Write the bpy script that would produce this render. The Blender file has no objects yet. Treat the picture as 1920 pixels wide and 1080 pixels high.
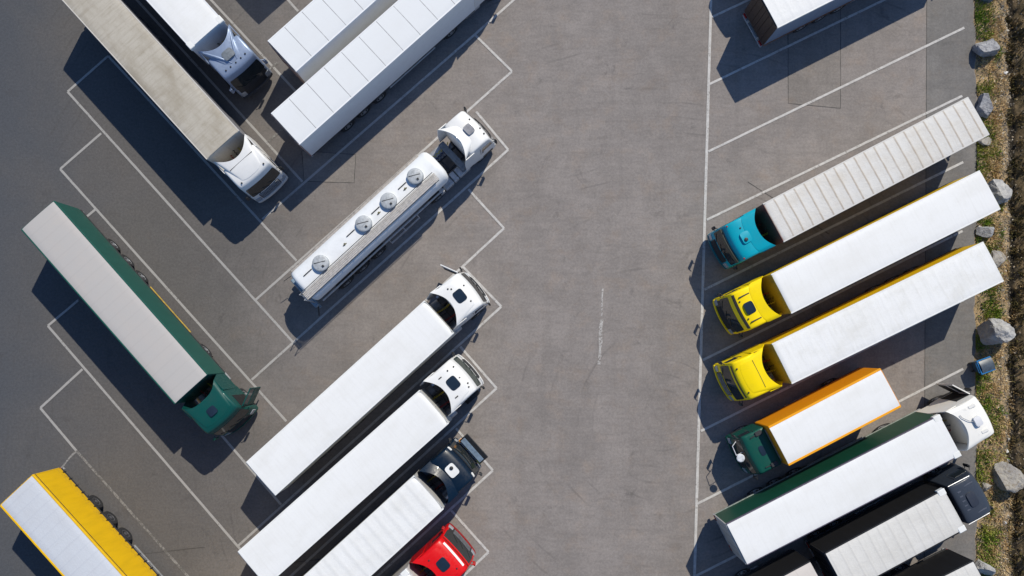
import bpy, math, random
from mathutils import Vector, Matrix
R = random.Random(7)
S = bpy.context.scene
COL = S.collection
rad = math.radians

# ------------------------------------------------------------------ camera, sky, sun, exposure
cam = bpy.data.cameras.new('camera')
cam.sensor_width = 36.0
cam.lens = 36.0 * 1590.55 / 1920.0
cam.clip_start = 0.5
cam.clip_end = 3000
camo = bpy.data.objects.new('camera', cam)
COL.objects.link(camo)
pit, rol = 0.0727947, -0.0052666
fw = Vector((0, math.sin(pit), -math.cos(pit)))
up = Vector((0, math.cos(pit), math.sin(pit)))
rt = Vector((1, 0, 0)) * math.cos(rol) - fw * math.sin(rol)
fw = Vector((1, 0, 0)) * math.sin(rol) + fw * math.cos(rol)
m = Matrix((rt, up, -fw)).transposed().to_4x4()
m.translation = Vector((0, 0, 52.6227))
camo.matrix_world = m
S.camera = camo

SUN_AZ, SUN_EL = rad(65), rad(47.5)
w = bpy.data.worlds.new('World')
S.world = w
w.use_nodes = True
nt = w.node_tree
sky = nt.nodes.new('ShaderNodeTexSky')
sky.sky_type = 'NISHITA'
sky.sun_disc = False
sky.sun_elevation = SUN_EL
sky.sun_rotation = math.pi / 2 - SUN_AZ
sky.air_density = 1.0
sky.dust_density = 0.2
sky.ozone_density = 7.0
nt.links.new(sky.outputs[0], nt.nodes['Background'].inputs[0])
nt.nodes['Background'].inputs[1].default_value = 0.11
sl = bpy.data.lights.new('sun', 'SUN')
sl.energy = 3.95
sl.angle = rad(0.55)
sl.color = (1.0, 0.93, 0.79)
so = bpy.data.objects.new('sun', sl)
COL.objects.link(so)
so.rotation_euler = Vector((math.cos(SUN_AZ) * math.cos(SUN_EL), math.sin(SUN_AZ) * math.cos(SUN_EL), math.sin(SUN_EL))).to_track_quat('Z', 'Y').to_euler()
S.view_settings.view_transform = 'Standard'
S.view_settings.look = 'None'
S.view_settings.exposure = 0.1
S.view_settings.gamma = 1.0
try:
    S.cycles.max_bounces = 6
    S.cycles.diffuse_bounces = 3
    S.cycles.glossy_bounces = 3
except Exception:
    pass

# ------------------------------------------------------------------ node helpers
class NT:
    def __init__(s, name):
        s.m = bpy.data.materials.new(name)
        s.m.use_nodes = True
        s.t = s.m.node_tree
        s.b = s.t.nodes['Principled BSDF']
    def n(s, typ, **kw):
        nd = s.t.nodes.new(typ)
        for k, v in kw.items():
            setattr(nd, k, v)
        return nd
    def l(s, a, b):
        s.t.links.new(a, b)
    def val(s, sock, v):
        if hasattr(v, 'is_linked') or hasattr(v, 'links'):
            s.l(v, sock)
        else:
            sock.default_value = v
    def coord(s, kind='Object'):
        return s.n('ShaderNodeTexCoord').outputs[kind]
    def mapping(s, v, scale=(1, 1, 1), loc=None, rot=None):
        mp = s.n('ShaderNodeMapping')
        s.l(v, mp.inputs[0])
        mp.inputs['Scale'].default_value = scale
        if loc is not None:
            s.val(mp.inputs['Location'], loc)
        if rot is not None:
            mp.inputs['Rotation'].default_value = rot
        return mp.outputs[0]
    def noise(s, v, scale, detail=4, rough=0.55, dist=0.0):
        nd = s.n('ShaderNodeTexNoise')
        s.l(v, nd.inputs['Vector'])
        nd.inputs['Scale'].default_value = scale
        nd.inputs['Detail'].default_value = detail
        nd.inputs['Roughness'].default_value = rough
        nd.inputs['Distortion'].default_value = dist
        return nd.outputs[0]
    def math(s, op, a, b=0.0, c=None, clamp=False):
        nd = s.n('ShaderNodeMath', operation=op)
        nd.use_clamp = clamp
        s.val(nd.inputs[0], a)
        s.val(nd.inputs[1], b)
        if c is not None:
            s.val(nd.inputs[2], c)
        return nd.outputs[0]
    def ramp(s, f, a, b, lo=0.0, hi=1.0):
        nd = s.n('ShaderNodeMapRange')
        nd.interpolation_type = 'SMOOTHSTEP'
        s.val(nd.inputs['Value'], f)
        nd.inputs['From Min'].default_value = a
        nd.inputs['From Max'].default_value = b
        nd.inputs['To Min'].default_value = lo
        nd.inputs['To Max'].default_value = hi
        return nd.outputs[0]
    def mix(s, f, a, b, blend='MIX'):
        nd = s.n('ShaderNodeMix', data_type='RGBA', blend_type=blend)
        s.val(nd.inputs[0], f)
        for sock, v in ((nd.inputs[6], a), (nd.inputs[7], b)):
            if isinstance(v, tuple):
                sock.default_value = (v[0], v[1], v[2], 1)
            else:
                s.l(v, sock)
        return nd.outputs[2]
    def col(s, c):
        if isinstance(c, tuple):
            s.b.inputs['Base Color'].default_value = (c[0], c[1], c[2], 1)
        else:
            s.l(c, s.b.inputs['Base Color'])
    def set(s, rough=None, metal=None, coat=None, spec=None, ior=None):
        if rough is not None:
            s.val(s.b.inputs['Roughness'], rough)
        if metal is not None:
            s.b.inputs['Metallic'].default_value = metal
        if coat is not None:
            s.b.inputs['Coat Weight'].default_value = coat
            s.b.inputs['Coat Roughness'].default_value = 0.08
        if spec is not None:
            s.b.inputs['Specular IOR Level'].default_value = spec
    def bump(s, h, strength=0.3, dist=0.02):
        nd = s.n('ShaderNodeBump')
        s.l(h, nd.inputs['Height'])
        nd.inputs['Strength'].default_value = strength
        nd.inputs['Distance'].default_value = dist
        s.l(nd.outputs[0], s.b.inputs['Normal'])
    def xyz(s, v):
        nd = s.n('ShaderNodeSeparateXYZ')
        s.l(v, nd.inputs[0])
        return nd.outputs
    def rnd(s):
        return s.n('ShaderNodeObjectInfo').outputs['Random']
    def island(s):
        return s.n('ShaderNodeNewGeometry').outputs['Random Per Island']

def sc(c, k):
    return tuple(min(1, v * k) for v in c)

CACHE = {}
def cached(f):
    def g(*a):
        k = (f.__name__,) + a
        if k not in CACHE:
            CACHE[k] = f(*a)
        return CACHE[k]
    return g

@cached
def paint(c, rough=0.38, metal=0.0, dirt=0.35):
    t = NT('paint')
    v = t.coord()
    n1 = t.noise(v, 2.2, 6, 0.65)
    n2 = t.noise(t.mapping(v, (1, 1, .35)), 9, 5, 0.6)
    dm = t.math('MULTIPLY', t.ramp(n1, .42, .78), dirt)
    cc = t.mix(dm, c, sc((c[0] * .75 + .03 * min(1, dirt * 4), c[1] * .75 + .028 * min(1, dirt * 4), c[2] * .75 + .025 * min(1, dirt * 4)), .88))
    cc = t.mix(t.math('MULTIPLY', t.ramp(n2, .5, .8), dirt * .5), cc, sc(c, .72))
    t.col(cc)
    t.set(rough=t.ramp(n2, .3, .8, rough, rough + .22), metal=metal, coat=0.05, spec=.3)
    return t.m

@cached
def plain(c, rough=0.6, metal=0.0):
    t = NT('plain')
    n1 = t.noise(t.coord(), 6, 5, 0.6)
    t.col(t.mix(t.ramp(n1, .35, .75), sc(c, 1.12), sc(c, .72)))
    t.set(rough=rough, metal=metal)
    return t.m

@cached
def glass(c=(0.012, 0.016, 0.018)):
    t = NT('dark_glass')
    n1 = t.noise(t.coord(), 3, 3)
    t.col(t.mix(n1, c, sc(c, 1.8)))
    t.set(rough=0.06, spec=0.6)
    return t.m

@cached
def roofing(base, line, spacing, lw, ls, dirtc, dirt, wrinkle):
    """Trailer roof skin: seams or bows every `spacing` metres along the body, plus grime."""
    t = NT('roof_skin')
    v = t.coord()
    rv = t.n('ShaderNodeCombineXYZ')
    t.l(t.math('MULTIPLY', t.rnd(), 60.0), rv.inputs[0])
    t.l(t.math('MULTIPLY', t.rnd(), 23.0), rv.inputs[1])
    vv = t.mapping(v, (1, 1, 1), rv.outputs[0])
    x = t.xyz(v)[0]
    wob = t.math('MULTIPLY', t.noise(vv, 1.3, 3), 0.06 if wrinkle else 0.004)
    fx = t.math('FRACT', t.math('DIVIDE', t.math('ADD', x, wob), spacing))
    d = t.math('ABSOLUTE', t.math('SUBTRACT', fx, 0.5))
    mask = t.ramp(d, 0.5 - lw / spacing, 0.5)
    n1 = t.noise(t.mapping(vv, (.5, 1, 1)), .9, 6, .62)
    n2 = t.noise(t.mapping(vv, (3.0, .35, 1)), 2.0, 5, .6)
    n3 = t.noise(vv, 14, 4, .6)
    c = t.mix(t.math('MULTIPLY', t.ramp(n1, .38, .75), dirt), base, dirtc)
    c = t.mix(t.math('MULTIPLY', t.ramp(n2, .45, .8), dirt * .8), c, dirtc)
    c = t.mix(t.math('MULTIPLY', t.ramp(n3, .5, .85), dirt * .5), c, sc(dirtc, .8))
    ms = t.math('MULTIPLY', mask, t.ramp(t.noise(vv, 2.5, 3), .2, .6, ls * .55, ls))
    c = t.mix(ms, c, line)
    t.col(c)
    t.set(rough=t.ramp(n3, .3, .8, .5, .7), spec=.3)
    h = t.math('ADD', t.math('MULTIPLY', mask, -.25 if not wrinkle else .35), t.math('MULTIPLY', t.noise(t.mapping(vv, (1.5, 2.2, 1)), 2.2, 6, .68, .8), 1.2 if wrinkle else .2))
    t.bump(h, float(wrinkle) or .12, .05)
    return t.m

@cached
def curtain_mat(c):
    t = NT('side_curtain')
    v = t.coord()
    n = t.noise(t.mapping(v, (1.6, 1, .25)), 1.6, 5, .6)
    n2 = t.noise(v, 7, 4, .6)
    cc = t.mix(t.ramp(n, .35, .75), sc(c, 1.02), sc(c, .9))
    z = t.xyz(v)[2]
    cc = t.mix(t.math('MULTIPLY', t.ramp(z, 1.9, 1.1), t.ramp(n2, .4, .7, 0, .35)), cc, (.09, .085, .075))
    t.col(cc)
    t.set(rough=.45, spec=.35)
    t.bump(n, .12, .05)
    return t.m

RUBBER = plain((.022, .022, .024), .8)
DARK = plain((.025, .026, .029), .55)
CHASSIS = plain((.035, .036, .04), .6)
STEEL = plain((.42, .43, .45), .35, .8)
GALV = plain((.45, .46, .48), .5, .35)
WHITEPL = paint((.78, .78, .76))
LAMPGLASS = glass((.25, .27, .3))
REDL = plain((.35, .02, .015), .3)
AMBER = plain((.75, .30, .02), .35)

# ------------------------------------------------------------------ mesh helpers
def link(o, parent=None):
    COL.objects.link(o)
    if parent is not None:
        o.parent = parent
    return o

class MB:
    def __init__(s):
        s.v, s.f = [], []
    def add(s, vs, fs):
        o = len(s.v)
        s.v += [tuple(p) for p in vs]
        s.f += [tuple(i + o for i in f) for f in fs]
        return s
    def box(s, x0, x1, y0, y1, z0, z1, ch=0.0, M=None):
        if ch > 0:
            vs = []
            for z, i in ((z0, ch), (z0 + ch, 0), (z1 - ch, 0), (z1, ch)):
                for (sx, sy) in ((0, 0), (1, 0), (1, 1), (0, 1)):
                    X0, X1, Y0, Y1 = x0 + i, x1 - i, y0 + i, y1 - i
                    cx, cy = (X1 if sx else X0), (Y1 if sy else Y0)
                    dx, dy = (-ch if sx else ch), (-ch if sy else ch)
                    a, b = (cx + dx, cy, z), (cx, cy + dy, z)
                    if (sx, sy) in ((0, 0), (1, 1)):
                        vs += [b, a]
                    else:
                        vs += [a, b]
            fs = [tuple(reversed(range(8))), tuple(range(24, 32))]
            for r in range(3):
                for k in range(8):
                    fs.append((r * 8 + k, r * 8 + (k + 1) % 8, r * 8 + 8 + (k + 1) % 8, r * 8 + 8 + k))
        else:
            vs = [(x, y, z) for z in (z0, z1) for (x, y) in ((x0, y0), (x1, y0), (x1, y1), (x0, y1))]
            fs = [(3, 2, 1, 0), (4, 5, 6, 7), (0, 1, 5, 4), (1, 2, 6, 5), (2, 3, 7, 6), (3, 0, 4, 7)]
        if M is not None:
            vs = [M @ Vector(p) for p in vs]
        return s.add(vs, fs)
    def tube(s, pts, r, n=8, cap=True):
        pts = [Vector(p) for p in pts]
        rs = r if isinstance(r, (list, tuple)) else [r] * len(pts)
        vs, fs = [], []
        for i, p in enumerate(pts):
            d = (pts[min(i + 1, len(pts) - 1)] - pts[max(i - 1, 0)]).normalized()
            a = d.orthogonal().normalized() if abs(d.z) > .95 else d.cross(Vector((0, 0, 1))).normalized()
            b = d.cross(a)
            for k in range(n):
                th = 2 * math.pi * k / n
                vs.append(p + (a * math.cos(th) + b * math.sin(th)) * rs[i])
        for i in range(len(pts) - 1):
            for k in range(n):
                k2 = (k + 1) % n
                fs.append((i * n + k, i * n + k2, i * n + n + k2, i * n + n + k))
        if cap:
            fs.append(tuple(reversed(range(n))))
            fs.append(tuple(range((len(pts) - 1) * n, len(pts) * n)))
        return s.add(vs, fs)
    def grid(s, f, nu, nv, thick=None, closed=True):
        """surface f(u,v); thick = vector function or Vector subtracted for the back side."""
        vs = [Vector(f(i / nu, j / nv)) for i in range(nu + 1) for j in range(nv + 1)]
        q = lambda i, j: i * (nv + 1) + j
        fs = [(q(i, j), q(i + 1, j), q(i + 1, j + 1), q(i, j + 1)) for i in range(nu) for j in range(nv)]
        if thick is not None:
            n = len(vs)
            vs += [p - Vector(thick) for p in vs]
            fs += [tuple(n + k for k in reversed(f_)) for f_ in fs]
            ring = [q(i, 0) for i in range(nu)] + [q(nu, j) for j in range(nv)] + [q(i, nv) for i in range(nu, 0, -1)] + [q(0, j) for j in range(nv, 0, -1)]
            for k in range(len(ring)):
                a, b = ring[k], ring[(k + 1) % len(ring)]
                fs.append((b, a, a + n, b + n))
        return s.add(vs, fs)
    def lathe(s, prof, n=20, axis='y', c=(0, 0, 0)):
        vs, fs = [], []
        for (r, h) in prof:
            for k in range(n):
                th = 2 * math.pi * k / n
                a, b = r * math.cos(th), r * math.sin(th)
                vs.append({'y': (c[0] + a, c[1] + h, c[2] + b), 'z': (c[0] + a, c[1] + b, c[2] + h), 'x': (c[0] + h, c[1] + a, c[2] + b)}[axis])
        for i in range(len(prof) - 1):
            for k in range(n):
                k2 = (k + 1) % n
                fs.append((i * n + k, i * n + k2, i * n + n + k2, i * n + n + k))
        fs.append(tuple(range(n)))
        fs.append(tuple(reversed(range((len(prof) - 1) * n, len(prof) * n))))
        return s.add(vs, fs)
    def mesh(s, name, mat, smooth=None):
        me = bpy.data.meshes.new(name)
        me.from_pydata([tuple(p) for p in s.v], [], s.f)
        me.validate()
        if mat is not None:
            me.materials.append(mat)
        import bmesh
        bm = bmesh.new()
        bm.from_mesh(me)
        bmesh.ops.recalc_face_normals(bm, faces=bm.faces)
        bm.to_mesh(me)
        bm.free()
        if smooth:
            me.polygons.foreach_set('use_smooth', [True] * len(me.polygons))
            me.set_sharp_from_angle(angle=rad(smooth))
        me.update()
        return me
    def build(s, name, mat, parent=None, smooth=None):
        return link(bpy.data.objects.new(name, s.mesh(name, mat, smooth)), parent)

def thing(name, label, cat, loc=(0, 0, 0), rz=0.0, group=None):
    o = bpy.data.objects.new(name, None)
    o.empty_display_size = .3
    COL.objects.link(o)
    o.location = loc
    o.rotation_euler = (0, 0, rz)
    return tag(o, label, cat, group)

def tag(o, label, cat, group=None, kind=None):
    o['label'] = label
    o['category'] = cat
    if group:
        o['group'] = group
    if kind:
        o['kind'] = kind
    return o

def struct(o):
    o['kind'] = 'structure'
    return o

def lerp(a, b, t):
    return a + (b - a) * t

# ------------------------------------------------------------------ ground
EDGE = [(-400, 27.9), (-13.64, 27.83), (1.19, 28.33), (15.98, 29.0), (22.2, 29.1), (400, 29.6)]
def edge_x(y):
    for (a, xa), (b, xb) in zip(EDGE, EDGE[1:]):
        if y <= b:
            return lerp(xa, xb, (y - a) / (b - a))
    return EDGE[-1][1]
def wob(y):
    return .05 * math.sin(y * 1.7) + .04 * math.sin(y * 4.1 + 1) + .03 * math.sin(y * 9.3)

def asphalt_mat(name, warm, dark, light, strip=False):
    t = NT(name)
    v = t.coord()
    x, y, _ = t.xyz(v)
    fine = t.noise(v, 22, 8, .75)
    vo = t.n('ShaderNodeTexVoronoi')
    t.l(v, vo.inputs['Vector'])
    vo.inputs['Scale'].default_value = 26
    med = t.noise(v, 1.1, 7, .65)
    big = t.noise(v, .16, 5, .6, .4)
    str_ = t.noise(t.mapping(v, (.35, 2.2, 1), None, (0, 0, .12)), 1.5, 6, .6)
    tr = t.noise(t.mapping(v, (.9, .08, 1)), 1.0, 5, .55, .8)
    c = t.mix(t.ramp(big, .32, .68), warm, dark)
    c = t.mix(t.ramp(med, .35, .75, 0, .55), c, light)
    c = t.mix(t.ramp(str_, .4, .75, 0, .5), c, sc(dark, .86))
    c = t.mix(t.ramp(tr, .5, .72, 0, .22), c, sc(dark, .75))
    pat = t.noise(t.mapping(v, (1, 1, 1), (13, 4, 0)), .45, 8, .72, .3)
    c = t.mix(t.ramp(pat, .30, .70), sc_node(t, c, .91), sc_node(t, c, 1.07))
    spk = t.noise(t.mapping(v, (1, 1, 1), (2, 17, 0)), 3.2, 6, .75)
    c = t.mix(t.ramp(spk, .60, .85, 0, .18), c, sc_node(t, c, .7))
    warm2 = t.noise(t.mapping(v, (1, 1, 1), (41, 8, 0)), .7, 6, .7)
    c = t.mix(t.ramp(warm2, .48, .74, 0, .4), c, t.mix(1.0, c, (1.16, 1.0, .84), 'MULTIPLY'))
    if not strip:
        # vignette shade painted in, darker then bluer westward; rubbed-in tyre dirt along the bays
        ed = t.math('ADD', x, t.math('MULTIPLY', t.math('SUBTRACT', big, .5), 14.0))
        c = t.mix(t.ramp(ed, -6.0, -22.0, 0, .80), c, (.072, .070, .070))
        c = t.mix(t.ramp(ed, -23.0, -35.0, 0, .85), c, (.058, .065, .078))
        oil = t.noise(t.mapping(v, (1, 1, 1), (3, 9, 0)), .55, 5, .7, .5)
        c = t.mix(t.ramp(oil, .60, .74, 0, .4), c, (.055, .052, .052))
        rust = t.noise(t.mapping(v, (1, 1, 1), (31, 5, 0)), .8, 6, .75)
        c = t.mix(t.ramp(rust, .64, .78, 0, .35), c, (.17, .105, .06))
        wv = t.n('ShaderNodeTexWave', wave_type='RINGS', rings_direction='Z', wave_profile='SIN')
        t.l(t.mapping(v, (1, 1, 1), (-9, 4, 0)), wv.inputs['Vector'])
        wv.inputs['Scale'].default_value = .33
        wv.inputs['Distortion'].default_value = 5
        wv.inputs['Detail'].default_value = 3
        wv.inputs['Detail Scale'].default_value = .35
        band = t.ramp(wv.outputs[1], .93, 1.0)
        c = t.mix(t.math('MULTIPLY', band, t.ramp(t.noise(v, .3, 3), .5, .7, 0, .28)), c, (.06, .057, .056))
    grain = t.noise(v, 7, 3, .7)
    c = t.mix(t.ramp(grain, .3, .7, 0, 1), sc_node(t, c, 1.10), sc_node(t, c, .89))
    c = t.mix(t.ramp(fine, .3, .7, 0, .5), sc_node(t, c, 1.22), sc_node(t, c, .68))
    c = t.mix(t.ramp(vo.outputs['Distance'], .05, .3, .3, 0), c, light)
    t.col(c)
    t.set(rough=.88, spec=.25)
    t.bump(fine, .35, .01)
    return t.m

def sc_node(t, c, k):
    return t.mix(1.0, c, (k, k, k), 'MULTIPLY')

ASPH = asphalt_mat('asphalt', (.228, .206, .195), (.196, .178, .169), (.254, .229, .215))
STRIP = asphalt_mat('resurfaced_asphalt', (.172, .165, .160), (.140, .134, .131), (.198, .187, .178), True)
PATCH = asphalt_mat('patch_asphalt', (.205, .187, .175), (.178, .162, .152), (.235, .212, .196), True)

ys = [-400, -100, -40] + [-22 + .35 * i for i in range(140)] + [40, 100, 400]
b = MB()
vs, fs = [], []
for y in ys:
    vs += [(-400, y, 0), (-60, y, 0), (20, y, 0), (edge_x(y) + wob(y), y, 0), (edge_x(y) + wob(y) + .02, y, -.3)]
for i in range(len(ys) - 1):
    for k in range(4):
        fs.append((i * 5 + k, i * 5 + k + 1, i * 5 + k + 6, i * 5 + k + 5))
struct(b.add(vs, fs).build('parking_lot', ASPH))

def seam_x(y):
    return lerp(25.22, 26.11, (y - .53) / 21.68)
b = MB()
vs, fs = [], []
ys2 = [-40] + [-22 + .5 * i for i in range(98)] + [40]
for y in ys2:
    vs += [(seam_x(y), y, .004), (edge_x(y) + wob(y) - .04, y, .004)]
fs = [(2 * i, 2 * i + 1, 2 * i + 3, 2 * i + 2) for i in range(len(ys2) - 1)]
struct(b.add(vs, fs).build('pavement_strip', STRIP))

def sheet(name, pts, z, mat):
    b = MB()
    b.add([(x, y, z) for x, y in pts], [tuple(range(len(pts)))])
    return struct(b.build(name, mat))
P1 = [(17.3, 23.5), (17.15, 15.51), (20.43, 15.2), (20.66, 23.5)]
P2 = [(-13.52, 12.5), (-13.35, 10.56), (-10.2, 10.46), (-10.12, 12.26)]
sheet('asphalt_patch', P1, .004, PATCH)
sheet('asphalt_patch', P2, .004, PATCH)

def ribbon(pts, wd, z, jag=0.0):
    b = MB()
    P = []
    for (a, c) in zip(pts, pts[1:]):
        n = max(2, int(math.dist(a, c) / .4))
        P += [(lerp(a[0], c[0], i / n), lerp(a[1], c[1], i / n)) for i in range(n)]
    P.append(pts[-1])
    vs = []
    for i, p in enumerate(P):
        q0, q1 = P[max(0, i - 1)], P[min(len(P) - 1, i + 1)]
        dx, dy = q1[0] - q0[0], q1[1] - q0[1]
        L = math.hypot(dx, dy)
        nx, ny = -dy / L * wd / 2, dx / L * wd / 2
        ja, jb = 1 + jag * R.uniform(-1, 1), 1 + jag * R.uniform(-1, 1)
        vs += [(p[0] + nx * ja, p[1] + ny * ja, z), (p[0] - nx * jb, p[1] - ny * jb, z)]
    fs = [(2 * i, 2 * i + 1, 2 * i + 3, 2 * i + 2) for i in range(len(P) - 1)]
    return b.add(vs, fs)

TAR = plain((.055, .052, .05), .7)
for k, pts in enumerate([[(26.4, 30), (seam_x(15), 15), (seam_x(0), 0), (24.6, -16)], P1, P2 + [P2[0]], [(-14.5, -13.0), (-9, -12.4)], [(-28.5, -12.2), (-24.5, -12.6), (-19, -12.0)], [(14.5, 10.5), (19.5, 7.2)]]):
    struct(ribbon(pts, .035, .009 + k * .0005, .5).build('road_joint', TAR))

def line_mat(name, wear_lo, wear_hi, c=(.54, .525, .51)):
    t = NT(name)
    v = t.coord()
    n = t.noise(v, 9, 8, .72)
    n2 = t.noise(v, 1.2, 4, .6)
    wm = t.ramp(t.math('ADD', n, t.math('MULTIPLY', t.math('SUBTRACT', n2, .5), .5)), wear_lo, wear_hi)
    cc = t.mix(t.ramp(t.noise(v, 4, 4), .3, .7), c, sc(c, .82))
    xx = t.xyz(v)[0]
    cc = t.mix(t.ramp(xx, -4, -18), cc, sc(c, .62))  # westward vignette painted into the line colour and its worn-through tone
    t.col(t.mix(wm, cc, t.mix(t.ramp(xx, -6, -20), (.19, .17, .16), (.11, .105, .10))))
    t.set(rough=.75, spec=.3)
    return t.m
LINE = line_mat('line_paint', .53, .76)
WORN = line_mat('worn_line_paint', .38, .60, (.40, .385, .37))
VWORN = line_mat('faded_line_paint', .44, .60, (.44, .425, .41))

LINES = [
 [(-15.99, 23.86), (-13.93, 21.54)], [(-23.0, 26.1), (-19.51, 22.29), (-13.93, 16.27)], [(-26.9, 25.2), (-24.04, 22.05), (-13.45, 10.53)], [(-25.97, 18.64), (-13.73, 5.54)],
 [(-28.47, 16.32), (-13.87, .49)], [(-28.75, 11.35), (-14.17, -4.39)], [(-28.83, 6.68), (-14.39, -9.44)],
 [(-29.13, 1.48), (-16.98, -11.94), (-12, -17.4)], [(-27.07, -6.19), (-19.99, -13.72), (-17, -17)], [(-29.39, -3.59), (-27.07, -6.19)], [(-29.63, -8.78), (-24.86, -13.89)],
 [(-28.47, 16.32), (-25.97, 18.64)], [(-28.75, 11.35), (-26.24, 13.64)], [(-28.83, 6.68), (-26.37, 8.84)], [(-29.13, 1.48), (-27.26, 3.1)], [(-29.39, -3.59), (-26.87, -1.2)],
 [(-15.92, 8.16), (-2.66, 19.99), (2.4, 24.6)], [(-16.21, 3.11), (-.28, 17.6)], [(-16.36, -1.85), (-.52, 12.56)], [(-14.3, -5.0), (-.78, 7.58)],
 [(-16.98, -11.94), (-.94, 2.68)], [(-15.9, -15.7), (-1.23, -2.36)], [(-12.4, -17.3), (-1.45, -7.36)], [(-5.44, -15.78), (-1.7, -12.26)],
 [(-2.66, 19.99), (-.28, 17.6)], [(-2.54, 15.0), (-.52, 12.56)], [(-3.02, 10.05), (-.78, 7.58)], [(-3.34, 5.17), (-.94, 2.68)], [(-3.48, .2), (-1.23, -2.36)], [(-3.72, -4.81), (-1.45, -7.36)], [(-3.98, -9.78), (-1.7, -12.26)],
 [(12.95, 34), (12.39, 22.23), (10.79, -13.67), (10.6, -18)],
 [(12.44, 21.11), (16.2, 22.9)], [(12.19, 16.75), (25, 23.0)], [(12.06, 12.44), (28.4, 20.39)], [(11.89, 8.11), (28.1, 15.98)], [(11.68, 3.74), (28.0, 11.75)], [(11.51, -.62), (27.8, 7.4)], [(11.31, -4.96), (27.7, 3.1)], [(11.05, -9.34), (27.5, -1.16)], [(10.85, -13.67), (27.2, -5.6)],
 [(-15.16, 18.21), (-15.70, 17.74)], [(-14.76, 13.9), (-15.69, 13.08)],
]
WEAR = [(-27.95, -7.23), (-27.07, -6.19)]
for i, L in enumerate(LINES):
    wide = .17 if i == 31 else .145
    struct(ribbon(L, wide, .013 + i * .0004, .06).build('bay_line', WORN if i in (8, 10, 41, 42) else LINE))
struct(ribbon([(-29.0, -8.25), (-27.95, -7.23), (-27.07, -6.19)], .15, .0125, .5).build('bay_line', VWORN))
struct(ribbon([(5.36, 3.84), (5.30, 2.1)], .12, .0125, .5).build('centre_line', VWORN))
struct(ribbon([(5.29, 1.9), (5.09, -.89)], .20, .0125, .5).build('centre_line', VWORN))

t = NT('tyre_rubber_mark')
v = t.coord()
t.col((.05, .047, .046))
t.set(rough=.8, spec=.2)
t.l(t.math('MULTIPLY', t.ramp(t.noise(v, 1.1, 6, .7), .46, .74), t.ramp(t.noise(v, 18, 4, .7), .3, .7, .06, .17)), t.b.inputs['Alpha'])
MARK = t.m
def bez(a, c, d, n=26):
    return [((1 - u) ** 2 * a[0] + 2 * u * (1 - u) * c[0] + u * u * d[0], (1 - u) ** 2 * a[1] + 2 * u * (1 - u) * c[1] + u * u * d[1]) for u in [i / n for i in range(n + 1)]]
for k, (a, c, d) in enumerate([((-4, 1.2), (1.5, 5.8), (6, 20)), ((-3.5, -4.0), (3.0, 1.5), (5.0, 16)), ((12.5, 6.0), (8.0, 4.0), (4.5, -14)), ((13, 14.5), (6.0, 11), (2.5, -6)), ((-2.5, 9.0), (2, 13), (9.5, 22)), ((-26, 15), (-16, 4), (-12.5, -3)), ((-27, 3), (-20, -5), (-17, -13))]):
    for j, off in enumerate((-1.0, 1.0)):
        P = bez(a, c, d)
        Q = []
        for i, p in enumerate(P):
            q0, q1 = P[max(0, i - 1)], P[min(len(P) - 1, i + 1)]
            L = math.dist(q0, q1)
            Q.append((p[0] - (q1[1] - q0[1]) / L * off, p[1] + (q1[0] - q0[0]) / L * off))
        struct(ribbon(Q, .32, .006 + (2 * k + j) * .00015, .1).build('tyre_mark', MARK))

# verge: grass bank, gravel edge and ditch
from mathutils import noise as mnoise
def verge_z(s, y):
    sh = .22 * mnoise.noise(Vector((s * .3, y * .9, 2.0))) + .12 * mnoise.noise(Vector((s, y * 2.7, 5.0)))
    q = s - (sh if s > 1.2 else 0)
    w1 = .07 * mnoise.fractal(Vector((s * 1.6, y * 1.6, 0)), .9, 2.1, 4)
    if s < 0: return -.08
    if q < 1.5: z = lerp(-.02, .16, max(0, q) / 1.5)
    elif q < 1.9: z = lerp(.16, .05, (q - 1.5) / .4)
    elif q < 2.3: z = lerp(.05, -.38, (q - 1.9) / .4)
    elif q < 2.55: z = -.38
    elif q < 3.0: z = lerp(-.38, .2, (q - 2.55) / .45)
    else: z = .2 + min(2.5, (s - 3.0) * .12)
    return z + w1 * min(1, s * 1.5)
t = NT('verge_soil')
v = t.coord()
x, y, z = t.xyz(v)
n1, n2, n3 = t.noise(v, 1.1, 6, .65), t.noise(v, 6, 7, .7), t.noise(v, 30, 5, .7)
c = t.mix(t.ramp(n1, .4, .6), (.56, .40, .22), (.30, .225, .135))
n4 = t.noise(t.mapping(v, (1, 1, 1), (7, 3, 0)), 2.6, 6, .7)
c = t.mix(t.ramp(n4, .50, .62, 0, .8), c, (.13, .11, .08))
c = t.mix(t.ramp(n2, .5, .68, 0, .8), c, (.58, .43, .26))
c = t.mix(t.ramp(n3, .48, .75, 0, .7), c, (.09, .075, .055))
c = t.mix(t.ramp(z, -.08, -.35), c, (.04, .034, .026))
sx = t.math('SUBTRACT', x, t.math('MULTIPLY', y, .036))
c = t.mix(t.math('MULTIPLY', t.ramp(sx, 30.9, 31.2), t.ramp(n1, .3, .6, .5, 1)), c, t.mix(t.ramp(n2, .42, .62), (.10, .082, .048), (.17, .125, .07)))
t.col(c)
t.set(rough=.95, spec=.1)
t.bump(t.math('ADD', n2, n3), .9, .08)
ys3 = [-400, -90, -40, -20] + [-16.5 + .15 * i for i in range(280)] + [30, 40, 90, 400]
ss = [-.3, 0] + [.15 * k for k in range(1, 28)] + [4.6, 5.2, 6, 8, 12, 30, 100, 370]
b = MB()
vs = [(edge_x(yy) + (wob(yy) if s_ < .3 else 0) + s_, yy, verge_z(s_, yy)) for yy in ys3 for s_ in ss]
N = len(ss)
fs = [(i * N + k, i * N + k + 1, i * N + N + k + 1, i * N + N + k) for i in range(len(ys3) - 1) for k in range(N - 1)]
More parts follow.
